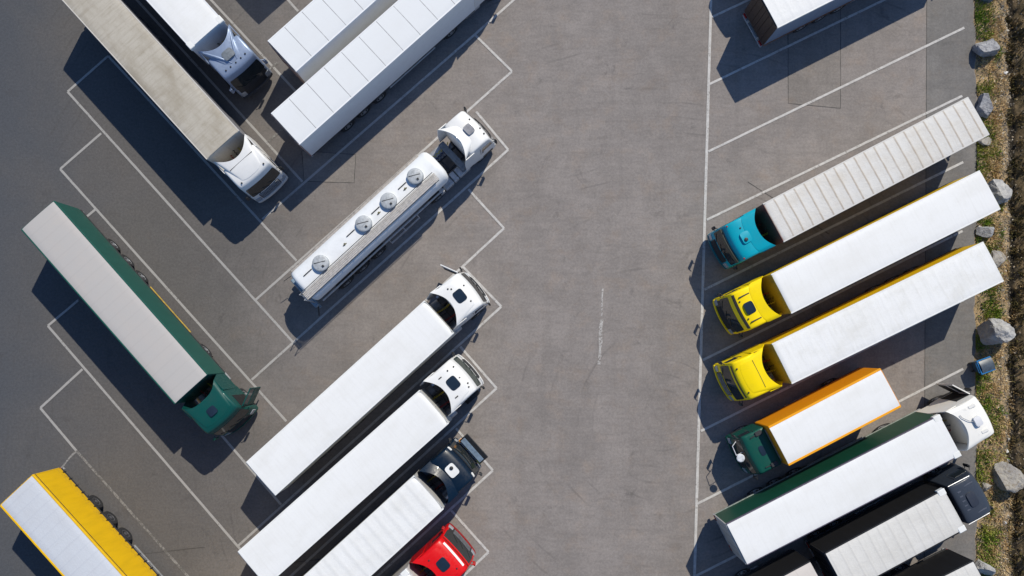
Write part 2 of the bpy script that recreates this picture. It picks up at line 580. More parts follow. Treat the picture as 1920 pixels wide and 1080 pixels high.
struct(b.add(vs, fs).build('ground', t.m, None, 60))

def blade_mat(name, a, bb, c3):
    t = NT(name)
    r = t.island()
    n = t.noise(t.coord(), .9, 3)
    c = t.mix(r, a, bb)
    c = t.mix(t.ramp(n, .45, .65), c, c3)
    t.col(c)
    t.set(rough=.7, spec=.2)
    return t.m
GREEN = blade_mat('green_blades', (.25, .36, .04), (.13, .23, .025), (.38, .40, .08))
DRY = blade_mat('dry_blades', (.74, .53, .26), (.46, .31, .14), (.80, .62, .36))
SCRUB = blade_mat('scrub_leaves', (.15, .125, .045), (.08, .07, .03), (.28, .19, .09))

def blades(name, spots, mat, h0, h1, w0, w1, lean):
    vs, fs = [], []
    for (x, y, z) in spots:
        h, wd, th = R.uniform(h0, h1), R.uniform(w0, w1), R.uniform(0, 6.283)
        dx, dy = math.cos(th), math.sin(th)
        la, ln = R.uniform(0, 6.283), R.uniform(.3, 1) * lean * h
        ox, oy = math.cos(la) * ln, math.sin(la) * ln
        k = len(vs)
        vs += [(x - dx * wd, y - dy * wd, z - .03), (x + dx * wd, y + dy * wd, z - .03), (x + ox * .45 + dx * wd * .8, y + oy * .45 + dy * wd * .8, z + h * .65), (x + ox * .45 - dx * wd * .8, y + oy * .45 - dy * wd * .8, z + h * .65), (x + ox, y + oy, z + h)]
        fs += [(k, k + 1, k + 2, k + 3), (k + 3, k + 2, k + 4)]
    me = bpy.data.meshes.new(name)
    me.from_pydata(vs, [], fs)
    me.materials.append(mat)
    o = link(bpy.data.objects.new(name, me))
    return o

def vpt(s, y):
    return (edge_x(y) + s, y, verge_z(s, y))
gs = []
GP = [(21.6, .55, 1.2), (20.8, .45, .9), (19.9, .6, .7), (16.4, .3, .6), (14.0, .5, .9), (12.6, .35, 1.2), (11.2, .2, 1.0), (8.0, .6, .6), (6.2, .8, .9), (3.8, .9, 1.0), (2.6, .9, 1.0), (2.0, 1.1, .8), (.5, .2, .6), (-1.6, .4, .8), (-2.4, .3, .7), (-3.3, .7, .9), (-4.4, .9, 1.0), (-5.0, .8, 1.0), (-6.6, .5, 1.0), (-7.6, .3, .9), (-9.4, .4, .6), (-11.2, .7, .9), (-12.0, .6, 1.0), (-12.9, .5, .9), (-14, .5, 1)]
for (y0, s0, k) in GP:
    for _ in range(int(300 * k)):
        gs.append(vpt(max(.06, R.gauss(s0, .22 + .12 * k)), R.gauss(y0, .35 * k)))
for _ in range(45):
    y0, s0, k = R.uniform(-15, 24), R.uniform(.1, 1.7), R.uniform(.08, .2)
    for _ in range(60):
        gs.append(vpt(max(.05, R.gauss(s0, k)), R.gauss(y0, k * 1.3)))
for _ in range(900):
    gs.append(vpt(R.uniform(.03, 1.5), R.uniform(-15, 24)))
tag(blades('grass', gs, GREEN, .08, .28, .012, .03, .7), 'green grass tufts on the verge beside the asphalt', 'grass', None, 'stuff')
ds = []
for _ in range(330):
    y0, s0 = R.uniform(-15, 24), R.gauss(1.15, .5)
    for _ in range(46):
        ds.append(vpt(min(2.1, max(.05, R.gauss(s0, .14))), R.gauss(y0, .18)))
tag(blades('dry_grass', ds, DRY, .05, .2, .01, .024, 1.1), 'straw coloured dry grass along the verge and ditch edge', 'dry grass', None, 'stuff')
cs = []
for _ in range(300):
    y0, s0 = R.uniform(-16, 25), R.uniform(2.5, 6.0)
    if R.random() < .4: s0 = R.uniform(2.0, 2.9)
    for _ in range(34):
        cs.append(vpt(R.gauss(s0, .16), R.gauss(y0, .2)))
tag(blades('ground_cover', cs, SCRUB, .05, .3, .015, .05, 1.0), 'dark brown scrub growing in and beyond the ditch', 'scrub', None, 'stuff')

def stone_mesh(r, seed, sub=1, cuts=6):
    import bmesh
    from mathutils import noise
    rr = random.Random(seed)
    bm = bmesh.new()
    bmesh.ops.create_icosphere(bm, subdivisions=sub, radius=1.0)
    for _ in range(cuts):
        d = Vector((rr.gauss(0, 1), rr.gauss(0, 1), rr.gauss(0, .8))).normalized()
        k = rr.uniform(.34, .70)
        for v_ in bm.verts:
            e = v_.co.dot(d) - k
            if e > 0:
                v_.co -= d * e * .98
    off = Vector((seed * 3.7, seed * 1.3, seed * .7))
    if sub > 2:
        for v_ in bm.verts:
            n1 = noise.fractal(v_.co * 1.6 + off, .9, 2.1, 5)
            n2 = noise.ridged_multi_fractal(v_.co * 2.4 + off, .9, 2.0, 4, 1.0, 2.0)
            v_.co *= 1 + .11 * n1 - .045 * (n2 - 1)
    out = [(v_.co.copy()) for v_ in bm.verts], [tuple(v_.index for v_ in f.verts) for f in bm.faces]
    bm.free()
    return out

t = NT('gravel_stone')
r_ = t.island()
cr = t.n('ShaderNodeValToRGB')
t.l(r_, cr.inputs[0])
els = cr.color_ramp.elements
els[0].position, els[0].color = 0, (.06, .055, .05, 1)
els[1].position, els[1].color = 1, (.62, .58, .5, 1)
e_ = els.new(.6); e_.color = (.22, .19, .15, 1)
e_ = els.new(.88); e_.color = (.36, .28, .19, 1)
t.col(cr.outputs[0])
t.set(rough=.85)
GRAV = t.m
protos = [stone_mesh(1, k, 1, 5) for k in range(5)]
b = MB()
for _ in range(7500):
    yy = R.uniform(-15.5, 24)
    u = R.random()
    s = R.gauss(1.85, .3) if u < .45 else (R.uniform(.05, 1.6) if u < .75 else R.uniform(2.1, 5))
    p = vpt(max(.05, s), yy)
    rs = min(.14, .02 + abs(R.gauss(0, .034)))
    vs, fs = protos[R.randrange(5)]
    a = R.uniform(0, 6.28)
    ca, sa = math.cos(a), math.sin(a)
    k1, k2 = R.uniform(.7, 1.3), R.uniform(.5, .9)
    b.add([(p[0] + rs * (v_.x * ca * k1 - v_.y * sa), p[1] + rs * (v_.x * sa * k1 + v_.y * ca), p[2] + rs * v_.z * k2) for v_ in vs], fs)
me = bpy.data.meshes.new('gravel')
me.from_pydata(b.v, [], b.f)
me.materials.append(GRAV)
tag(link(bpy.data.objects.new('gravel', me)), 'loose pale and brown gravel spread along the ditch edge', 'gravel', None, 'stuff')

def rock_mat(c, c2, brown):
    t = NT('rock')
    v = t.coord()
    n1, n2, n3 = t.noise(v, 1.6, 7, .65, .5), t.noise(v, 7, 8, .7), t.noise(t.mapping(v, (1, 1, 1), None, (.6, .3, .2)), 3, 6, .7, 1.2)
    cc = t.mix(t.ramp(n1, .38, .62), c, c2)
    cc = t.mix(t.ramp(n3, .5, .6, 0, brown), cc, (.20, .155, .10))
    cc = t.mix(t.ramp(n2, .5, .75, 0, .6), cc, sc(c2, .45))
    t.col(cc)
    t.set(rough=.9, spec=.2)
    t.bump(t.math('ADD', n2, t.math('MULTIPLY', n3, .8)), .9, .06)
    return t.m
RK1 = rock_mat((.48, .47, .45), (.34, .335, .335), .15)
RK2 = rock_mat((.38, .355, .315), (.29, .275, .265), .6)
RK3 = rock_mat((.40, .405, .42), (.25, .25, .27), .15)

def boulder(label, x, y, sx, sy, sz, rz, seed, mat, cuts=7):
    vs, fs = stone_mesh(1, seed, 5, cuts)
    k = .80 / max(.3, sum(v_.length for v_ in vs) / len(vs))
    vs = [v_ * k for v_ in vs]
    b = MB()
    b.add([(v_.x * sx, v_.y * sy, v_.z * sz) for v_ in vs], fs)
    o = b.build('boulder', mat, None)
    o.location = (x, y, sz * .42)
    o.rotation_euler = (0, 0, rz)
    tag(o, label, 'boulder', 'boulders lined up on the verge')
    return o
boulder('dark boulder on the verge cut by the frame edge, above the rounded grey one', 29.6, 22.45, .55, .55, .5, .3, 11, RK3)
boulder('rounded grey boulder on the verge below a green grass clump', 29.55, 18.85, .74, .90, .82, .2, 3, RK3)
boulder('angular grey boulder just behind the tail of the teal truck', 29.4, 15.25, .84, .72, .75, -.2, 5, RK3)
boulder('small brown boulder half under the tail corner of the teal truck', 29.35, 13.1, .42, .35, .3, .5, 8, RK2)
boulder('pale wedge boulder behind the tail of the yellow truck with roof hatch', 29.8, 9.95, .9, .9, .8, .3, 14, RK1)
boulder('small blocky boulder between the tails of the two yellow trucks', 29.05, 7.4, .48, .48, .5, .1, 21, RK3)
boulder('pale brownish boulder behind the tail corner of the lower yellow truck', 29.6, 5.45, .66, .7, .5, .4, 25, RK2)
boulder('largest pale boulder on the verge, beside the blue bin', 29.15, .95, 1.12, 1.0, 1.15, -.55, 33, RK1)
boulder('broad brown and grey boulder in front of the navy road train cab', 29.55, -7.85, 1.12, .95, .8, -.25, 41, RK2)
boulder('low grey boulder touching the nose of the navy road train', 28.5, -8.25, .45, .42, .34, .6, 44, RK2)
boulder('grey boulder at the tail of the black sided truck by the grass', 28.35, -13.15, .72, .7, .55, .2, 52, RK1)
WST = plain((.75, .73, .7), .8)
for (x, y, r, lab, mt) in [(30.85, 17.45, .16, 'bright white stone lying at the ditch edge', WST), (29.95, -6.15, .13, 'whitish stone on the verge above the broad brown boulder', WST), (30.05, -5.45, .14, 'pinkish tan stone on the verge near the white truck nose', RK2), (30.2, -6.75, .1, 'small grey stone beside the whitish stone near the ditch', RK1), (29.55, -10.45, .13, 'pale stone on the verge below the broad brown boulder', RK1)]:
    vs, fs = stone_mesh(1, int(x * 91 + y * 7) % 97, 2, 6)
    b = MB()
    b.add([(v_.x * r * 1.1, v_.y * r, v_.z * r * .7) for v_ in vs], fs)
    o = b.build('stone', mt, None, 25)
    o.location = (x, y, verge_z(x - edge_x(y), y) + r * .3)
    tag(o, lab, 'stone')

# ------------------------------------------------------------------ shared wheel meshes
b = MB()
b.lathe([(.27, -.15), (.43, -.19), (.49, -.175), (.515, -.13), (.515, .13), (.49, .175), (.43, .19), (.27, .15)], 28)
TYRE = b.mesh('wheel', RUBBER, 40)
b = MB()
b.lathe([(.28, .05), (.285, .165), (.25, .16), (.20, .09), (.13, .08), (.12, .17), (.08, .19), (.03, .195)], 20)
for k in range(10):
    a = 2 * math.pi * k / 10
    b.lathe([(.018, .09), (.018, .125)], 6, 'y', (.165 * math.cos(a), 0, .165 * math.sin(a)))
RIM = b.mesh('rim', plain((.38, .39, .41), .4, .5), 40)
RIMD = RIM.copy()
RIMD.materials.clear()
RIMD.materials.append(plain((.10, .10, .11), .5, .2))

def wheel(root, x, side, y=1.06, bright=True):
    o = link(bpy.data.objects.new('wheel', TYRE), root)
    o.location = (x, y * side, .515)
    o.rotation_euler = (0, 0, 0 if side > 0 else math.pi)
    link(bpy.data.objects.new('rim', RIM if bright else RIMD), o)
    return o

# ------------------------------------------------------------------ cab
PROF = [(.95, .95), (.95, 2.2), (.95, 3.36), (1.04, 3.69), (1.5, 3.76), (2.05, 3.71), (2.45, 3.56), (2.58, 3.27), (2.63, 3.02), (2.84, 2.0), (2.90, 1.74), (2.95, 1.1), (2.93, .52), (2.72, .38)]

class CabShape:
    def __init__(s, x0, x1, H, W, bow):
        s.W, s.bow, s.x0, s.x1 = W, bow, x0, x1
        s.P = [Vector((lerp(x0, x1, (px - .95) / 2.0), pz if pz < 2 else 2 + (pz - 2) * (H - 2) / 1.76)) for px, pz in PROF]
        s.K = len(s.P) - 1
    def prof(s, k):
        k = max(0, min(s.K - 1e-6, k))
        i = int(k)
        t = k - i
        p = [s.P[max(0, min(s.K, i + j))] for j in (-1, 0, 1, 2)]
        return .5 * ((2 * p[1]) + (p[2] - p[0]) * t + (2 * p[0] - 5 * p[1] + 4 * p[2] - p[3]) * t * t + (3 * p[1] - p[0] - 3 * p[2] + p[3]) * t ** 3)
    def nrm(s, k):
        d = s.prof(k + .02) - s.prof(k - .02)
        n = Vector((-d.y, d.x))
        return n.normalized() if n.length > 0 else Vector((1, 0))
    def at(s, k, t, off=0.0):
        p = s.prof(k)
        n = s.nrm(k)
        e = max(0, abs(t) - .89) / .11
        ins = .12 * (1 - math.sqrt(max(0, 1 - e * e)))
        taper = 1 - .035 * max(0, (p.y - 2) / 1.7)
        q = p + n * (off - ins)
        f = max(0, (p.x - s.x0 - .9) / 1.2)
        x = q.x - s.bow * t * t * f
        z = q.y - .03 * t * t * (1 if p.y > 3 else 0)
        return Vector((x, s.W / 2 * t * taper, z))
    def shell(s, mat, parent, nm='cab'):
        ts = [-1, -.997, -.985, -.96, -.93, -.89] + [i * .14 for i in range(-5, 6)] + [.89, .93, .96, .985, .997, 1]
        nk = 52
        b = MB()
        vs = [s.at(s.K * i / nk, t) for i in range(nk + 1) for t in ts]
        n = len(ts)
        fs = [(i * n + j, i * n + j + 1, i * n + n + j + 1, i * n + n + j) for i in range(nk) for j in range(n - 1)]
        fs.append(tuple(i * n for i in range(nk + 1)))
        fs.append(tuple(i * n + n - 1 for i in reversed(range(nk + 1))))
        fs.append(tuple(range(n)) + tuple(nk * n + j for j in reversed(range(n))))
        return b.add(vs, fs).build(nm, mat, parent, 32)
    def patch(s, name, mat, parent, k0, k1, t0, t1, off=.008, th=.03, nk=8, nt=10, rc=.0):
        b = MB()
        def f(u, v):
            # rounded corners: pull the ends in
            uu, vv = u, v
            if rc:
                a = abs(u - .5) * 2
                lim = 1 - rc * a ** 6
                vv = .5 + (v - .5) * lim
            return s.at(lerp(k0, k1, uu), lerp(t0, t1, vv), off)
        def g(u, v):
            uu, vv = u, v
            if rc:
                a = abs(u - .5) * 2
                vv = .5 + (v - .5) * (1 - rc * a ** 6)
            return s.at(lerp(k0, k1, uu), lerp(t0, t1, vv), off - th)
        top = [f(i / nk, j / nt) for i in range(nk + 1) for j in range(nt + 1)]
        bot = [g(i / nk, j / nt) for i in range(nk + 1) for j in range(nt + 1)]
        q = lambda i, j: i * (nt + 1) + j
        fs = [(q(i, j), q(i + 1, j), q(i + 1, j + 1), q(i, j + 1)) for i in range(nk) for j in range(nt)]
        n = len(top)
        fs += [tuple(n + k for k in reversed(f_)) for f_ in fs]
        ring = [q(i, 0) for i in range(nk)] + [q(nk, j) for j in range(nt)] + [q(i, nt) for i in range(nk, 0, -1)] + [q(0, j) for j in range(nt, 0, -1)]
        for k in range(len(ring)):
            a, c = ring[k], ring[(k + 1) % len(ring)]
            fs.append((c, a, a + n, c + n))
        return b.add(top + bot, fs).build(name, mat, parent, 35)

def slats(cs, name, mat, parent, k0, k1, t0, t1, n, off=.03):
    b = MB()
    for i in range(n):
        k = lerp(k0, k1, (i + .5) / n)
        pts = [cs.at(k, lerp(t0, t1, j / 8), off) for j in range(9)]
        b.tube(pts, .018, 6)
    return b.build(name, mat, parent)

def make_cab(root, o):
    x0, x1, H, W = o.get('x0', .95), o.get('x1', 2.92), o.get('H', 3.74), o.get('W', 2.44)
    cs = CabShape(x0, x1, H, W, o.get('bow', .16))
    cm = paint(o['c'], o.get('rough', .36), o.get('metal', 0.0), o.get('dirt', .25))
    dm = paint(o.get('lower', o['c']), .4)
    cab = cs.shell(cm, root)
    cab.location = (0, o.get('dy', 0), 0)
    cab.rotation_euler = (0, 0, o.get('yaw', 0))
    L = x1 - x0
    X = lambda u: lerp(x0, x1, (u - .95) / 1.97)
    cs.patch('windscreen', o.get('glass', glass()), cab, 8.0, 9.25, -.9, .9, .012, .03, 8, 14, .04)
    if o.get('face'):
        cs.patch('front_mask', o['face'], cab, 9.2, 11.45, -.86, .86, .012, .03, 8, 12, .04)
    cs.patch('grille', DARK, cab, 9.75, 11.25, -.62, .62, .02, .05, 8, 12, .05)
    slats(cs, 'grille_slat', o.get('slat', CHASSIS), cab, 9.85, 11.15, -.58, .58, 5)
    bump = cs.patch('bumper', dm, cab, 11.3, 12.7, -.97, .97, .07, .14, 8, 16)
    for s_ in (-1, 1):
        a, c = (.66, .94) if s_ > 0 else (-.94, -.66)
        cs.patch('headlamp', LAMPGLASS, cab, 10.5, 11.35, a, c, .035, .06, 5, 5, .1)
        # side glass and door shut line
        b = MB()
        yo = s_ * (W / 2 * .985)
        pts = [(X(1.72), 2.02), (X(2.52), 2.0), (X(2.45), 2.74), (X(1.78), 2.82)]
        b.add([(x, yo + s_ * d, z) for d in (.012, -.02) for x, z in pts], [(0, 1, 2, 3), (7, 6, 5, 4), (0, 4, 5, 1), (1, 5, 6, 2), (2, 6, 7, 3), (3, 7, 4, 0)])
        b.build('side_window', glass(), cab)
        b = MB()
        b.box(X(1.62), X(1.645), yo - .01, yo + s_ * .012 if s_ > 0 else yo - .012, 1.1, 3.0) if s_ > 0 else b.box(X(1.62), X(1.645), yo - .012, yo + .01, 1.1, 3.0)
        b.box(X(1.7), X(1.86), yo - .03, yo + .03, 1.85, 1.9)
        b.build('door_handle', DARK, cab)
        b = MB()
        b.box(X(1.75), X(2.55), min(yo - .04 * s_, yo + .03 * s_), max(yo - .04 * s_, yo + .03 * s_), .55, .95, .02)
        b.build('step', DARK, cab)
        # mirror on an arm
        mc = o.get('mir', DARK)
        b = MB()
        my = s_ * (W / 2 + .13)
        b.tube([(X(2.62), s_ * (W / 2 - .05), 2.72), (X(2.72), my, 2.68)], .025, 6)
        b.tube([(X(2.66), s_ * (W / 2 - .05), 2.12), (X(2.74), my, 2.14)], .025, 6)
        b.box(X(2.67), X(2.78), my - .10, my + .10, 2.05, 2.68, .04)
        b.build('wing_mirror', mc, cab)
        if o.get('fair', 'concave') != 'none':
            # side air deflector
            b = MB()
            ya, yb = s_ * (W / 2 - .03), s_ * (W / 2 + .015)
            tip = o.get('tip', .45)
            pr = [(x0 + .24, 1.15), (x0 + .24, H - .14), (tip + .02, H - .02), (o.get('low', .02), 2.55), (o.get('low', .02), 1.15)]
            b.add([(x, y, z) for y in (ya, yb) for x, z in pr], [(0, 1, 2, 3, 4), (9, 8, 7, 6, 5)] + [(k, (k + 1) % 5, (k + 1) % 5 + 5, k + 5) for k in range(5)])
            b.build('side_deflector', cm, cab)
    def roof_z(x):
        best = min((abs(cs.prof(3 + i / 40).x - x), cs.prof(3 + i / 40).y) for i in range(160))[1]
        if o.get('fair', 'concave') == 'concave':
            xf, cen = o.get('xf', 2.1), o.get('cen', .98)
            if x < xf:
                best += o.get('rise', .2) * ((xf - x) / (xf - cen)) ** .9
        return best
    # wiper arms
    b = MB()
    for yy in (-.55, .1, .6):
        b.tube([cs.at(9.3, yy / 1.2, .03), cs.at(8.75, (yy - .42) / 1.2, .03)], .014, 5)
    b.build('wiper', DARK, cab)
    fair = o.get('fair', 'concave')
    if fair == 'concave':
        tip, xf, fh = o.get('tip', .45), o.get('xf', 2.1), o.get('fh', 1.0)
        rise = o.get('rise', .2)
        cen = o.get('cen', .98)
        def f(u, v):
            t = 2 * v - 1
            hw = lerp(fh, W / 2 + .01, u ** 1.1)
            xr = cen - (cen - tip) * abs(t) ** o.get('pw', 2.1)
            x = lerp(xf - .22 * abs(t) ** 3, xr, u)
            k = 4 + max(0, (x - 1.5)) / .55 if x > 1.5 else 4
            zb = cs.prof(min(6, k)).y
            z = zb - .01 + rise * u ** .9 + .02 * (1 - t * t)
            if abs(t) > .9:
                z -= .09 * (abs(t) - .9) / .1
            return (x, hw * t, z)
        b = MB()
        b.grid(f, 12, 22, (0, 0, .16))
        b.build('roof_fairing', cm, cab, 40)
        if o.get('crease'):
            b = MB()
            b.grid(lambda u, v: (X(1.35) + .022 * u, lerp(-.85, .85, v), f(.68, .12 + .76 * v)[2] + .012), 1, 8, (0, 0, .03))
            b.build('panel_seam', DARK, cab)
        for rr in o.get('ridges', ()):
            b = MB()
            b.tube([Vector(f(u / 8, .5 + rr * (.3 + .7 * u / 8))) for u in range(0, 8)], [.02 + .06 * math.sin(math.pi * u / 7.5) for u in range(0, 8)], 8)
            b.build('roof_ridge', cm, cab, 50)
    elif fair == 'arc':
        def f(u, v):
            t = 2 * v - 1
            x = lerp(1.12, .98, u) - lerp(.28, .62, u) * t * t
            return (x + .28 * (1 - u), (W / 2 + .0) * t, H - .02 + .24 * u - .08 * abs(t) ** 4)
        b = MB()
        b.grid(f, 8, 18, (0, 0, .1))
        b.build('roof_fairing', cm, cab, 40)
    # roof hatch
    h = o.get('hatch')
    if h:
        hk0, hk1, ht, hm = h[0], h[1], h[2], h[3]
        xa, xb = h[4] if len(h) > 4 else (1.2, 1.85)
        z = roof_z((xa + xb) / 2) - .06
        zb = z + (h[5] if len(h) > 5 else .1)
        b = MB()
        def f(u, v):
            tt, uu = 2 * v - 1, 2 * u - 1
            # superellipse outline for rounded corners
            m_ = max(abs(tt), abs(uu))
            k = 1.0 if m_ == 0 else (abs(tt) ** 5 + abs(uu) ** 5) ** (-1 / 5) * m_
            return (lerp(xa, xb, .5 + .5 * uu * k), ht * tt * k, zb + .03 * (1 - tt * tt) + .02 - .0 * uu)
        b.grid(f, 10, 10, (0, 0, .14))
        hatch = b.build('roof_hatch', hm, cab, 40)
        if len(h) > 6:
            b = MB()
            b.lathe([(.11, 0), (.11, .05), (.05, .07)], 12, 'z', (lerp(xa, xb, .62), ht * .35, zb + .05))
            b.build('roof_vent', DARK, cab)
    for (xa, xb, yy) in o.get('slots', ()):
        b = MB()
        b.box(xa, xb, yy - .03, yy + .03, roof_z((xa + xb) / 2) - .08, roof_z((xa + xb) / 2) + .035, .008)
        b.build('roof_bar', DARK, cab)
    for (mx, my) in o.get('dots', ()):
        b = MB()
        b.lathe([(.05, -.1), (.05, .03), (.03, .05)], 8, 'z', (mx, my, roof_z(mx)))
        b.build('roof_lamp', DARK, cab)
    if o.get('band'):
        k0, k1, mm, bt = o['band']
        cs.patch('light_panel', mm, cab, k0, k1, -bt, bt, .02, .05, 5, 12)
    if o.get('visor'):
        k0, k1, mm, off = o['visor']
        cs.patch('sun_visor', mm, cab, k0, k1, -.93, .93, off, .04, 5, 14)
    if o.get('chrome'):
        b = MB()
        for s_ in (-1, 1):
            b.tube([(X(1.0), s_ * (W / 2 - .03), H - .12), (X(2.2), s_ * (W / 2 - .05), H - .12)], .03, 8)
        b.build('roof_rail', STEEL, cab)
    if o.get('corner'):
        for s_ in (-1, 1):
            a, c = (.72, .96) if s_ > 0 else (-.96, -.72)
            cs.patch('corner_lamp', WHITEPL, cab, 6.35, 7.0, a, c, .03, .05, 4, 4, .2)
    if o.get('redlamp'):
        for s_ in (-1, 1):
            b = MB()
            b.lathe([(.05, 0), (.05, .06), (.02, .09)], 10, 'z', (X(2.35), s_ * 1.05, H - .14))
            b.build('marker_lamp', REDL, cab)
    if o.get('door'):
        # driver's door standing open on the left side
        hx, ang = X(2.45), o['door']
        M = Matrix.Translation((hx, W / 2 + .02, 0)) @ Matrix.Rotation(ang, 4, 'Z')
        b = MB()
        b.box(-1.12, 0, -.035, .035, 1.0, 2.05, .02, M)
        b.box(-1.12, -1.02, -.03, .03, 2.04, 2.95, 0, M)
        b.box(-.1, 0, -.03, .03, 2.04, 2.9, 0, M)
        b.box(-1.12, 0, -.03, .03, 2.88, 2.98, 0, M)
        dr = b.build('open_door', cm, cab)
        b = MB()
        b.box(-1.03, -.09, -.012, .012, 2.04, 2.9, 0, M)
        b.build('door_window', glass(), dr) if False else b.build('open_door_window', glass((.03, .04, .045)), cab)
        b = MB()
        b.box(-1.0, -.1, -.075, -.036, 1.15, 1.95, .02, M)
        b.build('door_lining', DARK, cab)
        b = MB()
        b.box(X(1.66), X(2.5), W / 2 * .95, W / 2 * .985 + .022, 1.0, 2.95)
        b.build('door_opening', plain((.012, .012, .013), .9), cab)
    return cab, cs

def tractor_chassis(root, o):
    b = MB()
    for s_ in (-1, 1):
        b.box(-4.5, 2.3, s_ * .42 - .045, s_ * .42 + .045, .72, .98)
    for x in (-4.4, -3.2, -2.0, -.8, .4):
        b.box(x, x + .12, -.42, .42, .76, .93)
    b.box(.9, 2.4, -.85, .85, .6, 1.0)
    ch = b.build('chassis_frame', CHASSIS, root)
    b = MB()
    b.lathe([(.5, .0), (.5, .1), (.2, .12)], 16, 'z', (-1.6, 0, 1.0))
    b.build('fifth_wheel', DARK, ch)
    for s_ in (-1, 1):
        b = MB()
        b.lathe([(.30, -.6), (.33, -.56), (.33, .56), (.30, .6)], 18, 'x', (-.15, s_ * .88, .78))
        b.build('fuel_tank', o.get('tank', GALV), ch, 40)
        b = MB()
        pts = []
        def f(u, v):
            a = lerp(.15, math.pi - .15, u)
            return (-2.0 + .66 * math.cos(a), s_ * lerp(.72, 1.24, v), .52 + .62 * math.sin(a))
        b.grid(f, 12, 1, (0, 0, .03))
        b.build('mudguard', DARK, ch, 50)
    for k, (yy, mm) in enumerate(((-.35, plain((.4, .03, .02), .5)), (.3, plain((.55, .42, .03), .5)), (0.0, DARK))):
        b = MB()
        pts = [Vector((lerp(.93, .02, i / 24), yy + .05 * math.cos(i * 2.2) + .1 * (i / 24), 2.1 + k * .15 - .35 * math.sin(math.pi * i / 24) + .05 * math.sin(i * 2.2))) for i in range(25)]
        b.tube(pts, .025, 6)
        b.build('air_hose', mm, ch)
    for s_ in (-1, 1):
        wheel(root, 1.72, s_, 1.03)
        wheel(root, -2.0, s_, 1.0)
    b = MB()
    b.box(.42, .9, -.95, .35, .95, 1.35, .03)
    b.box(.5, .82, .5, 1.0, 1.0, 2.3, .05)
    b.build('engine_cover', DARK, ch)
    b = MB()
    b.tube([(.68, 1.02, 1.0), (.68, 1.02, 3.1)], .08, 10)
    b.build('exhaust_stack', STEEL, ch)

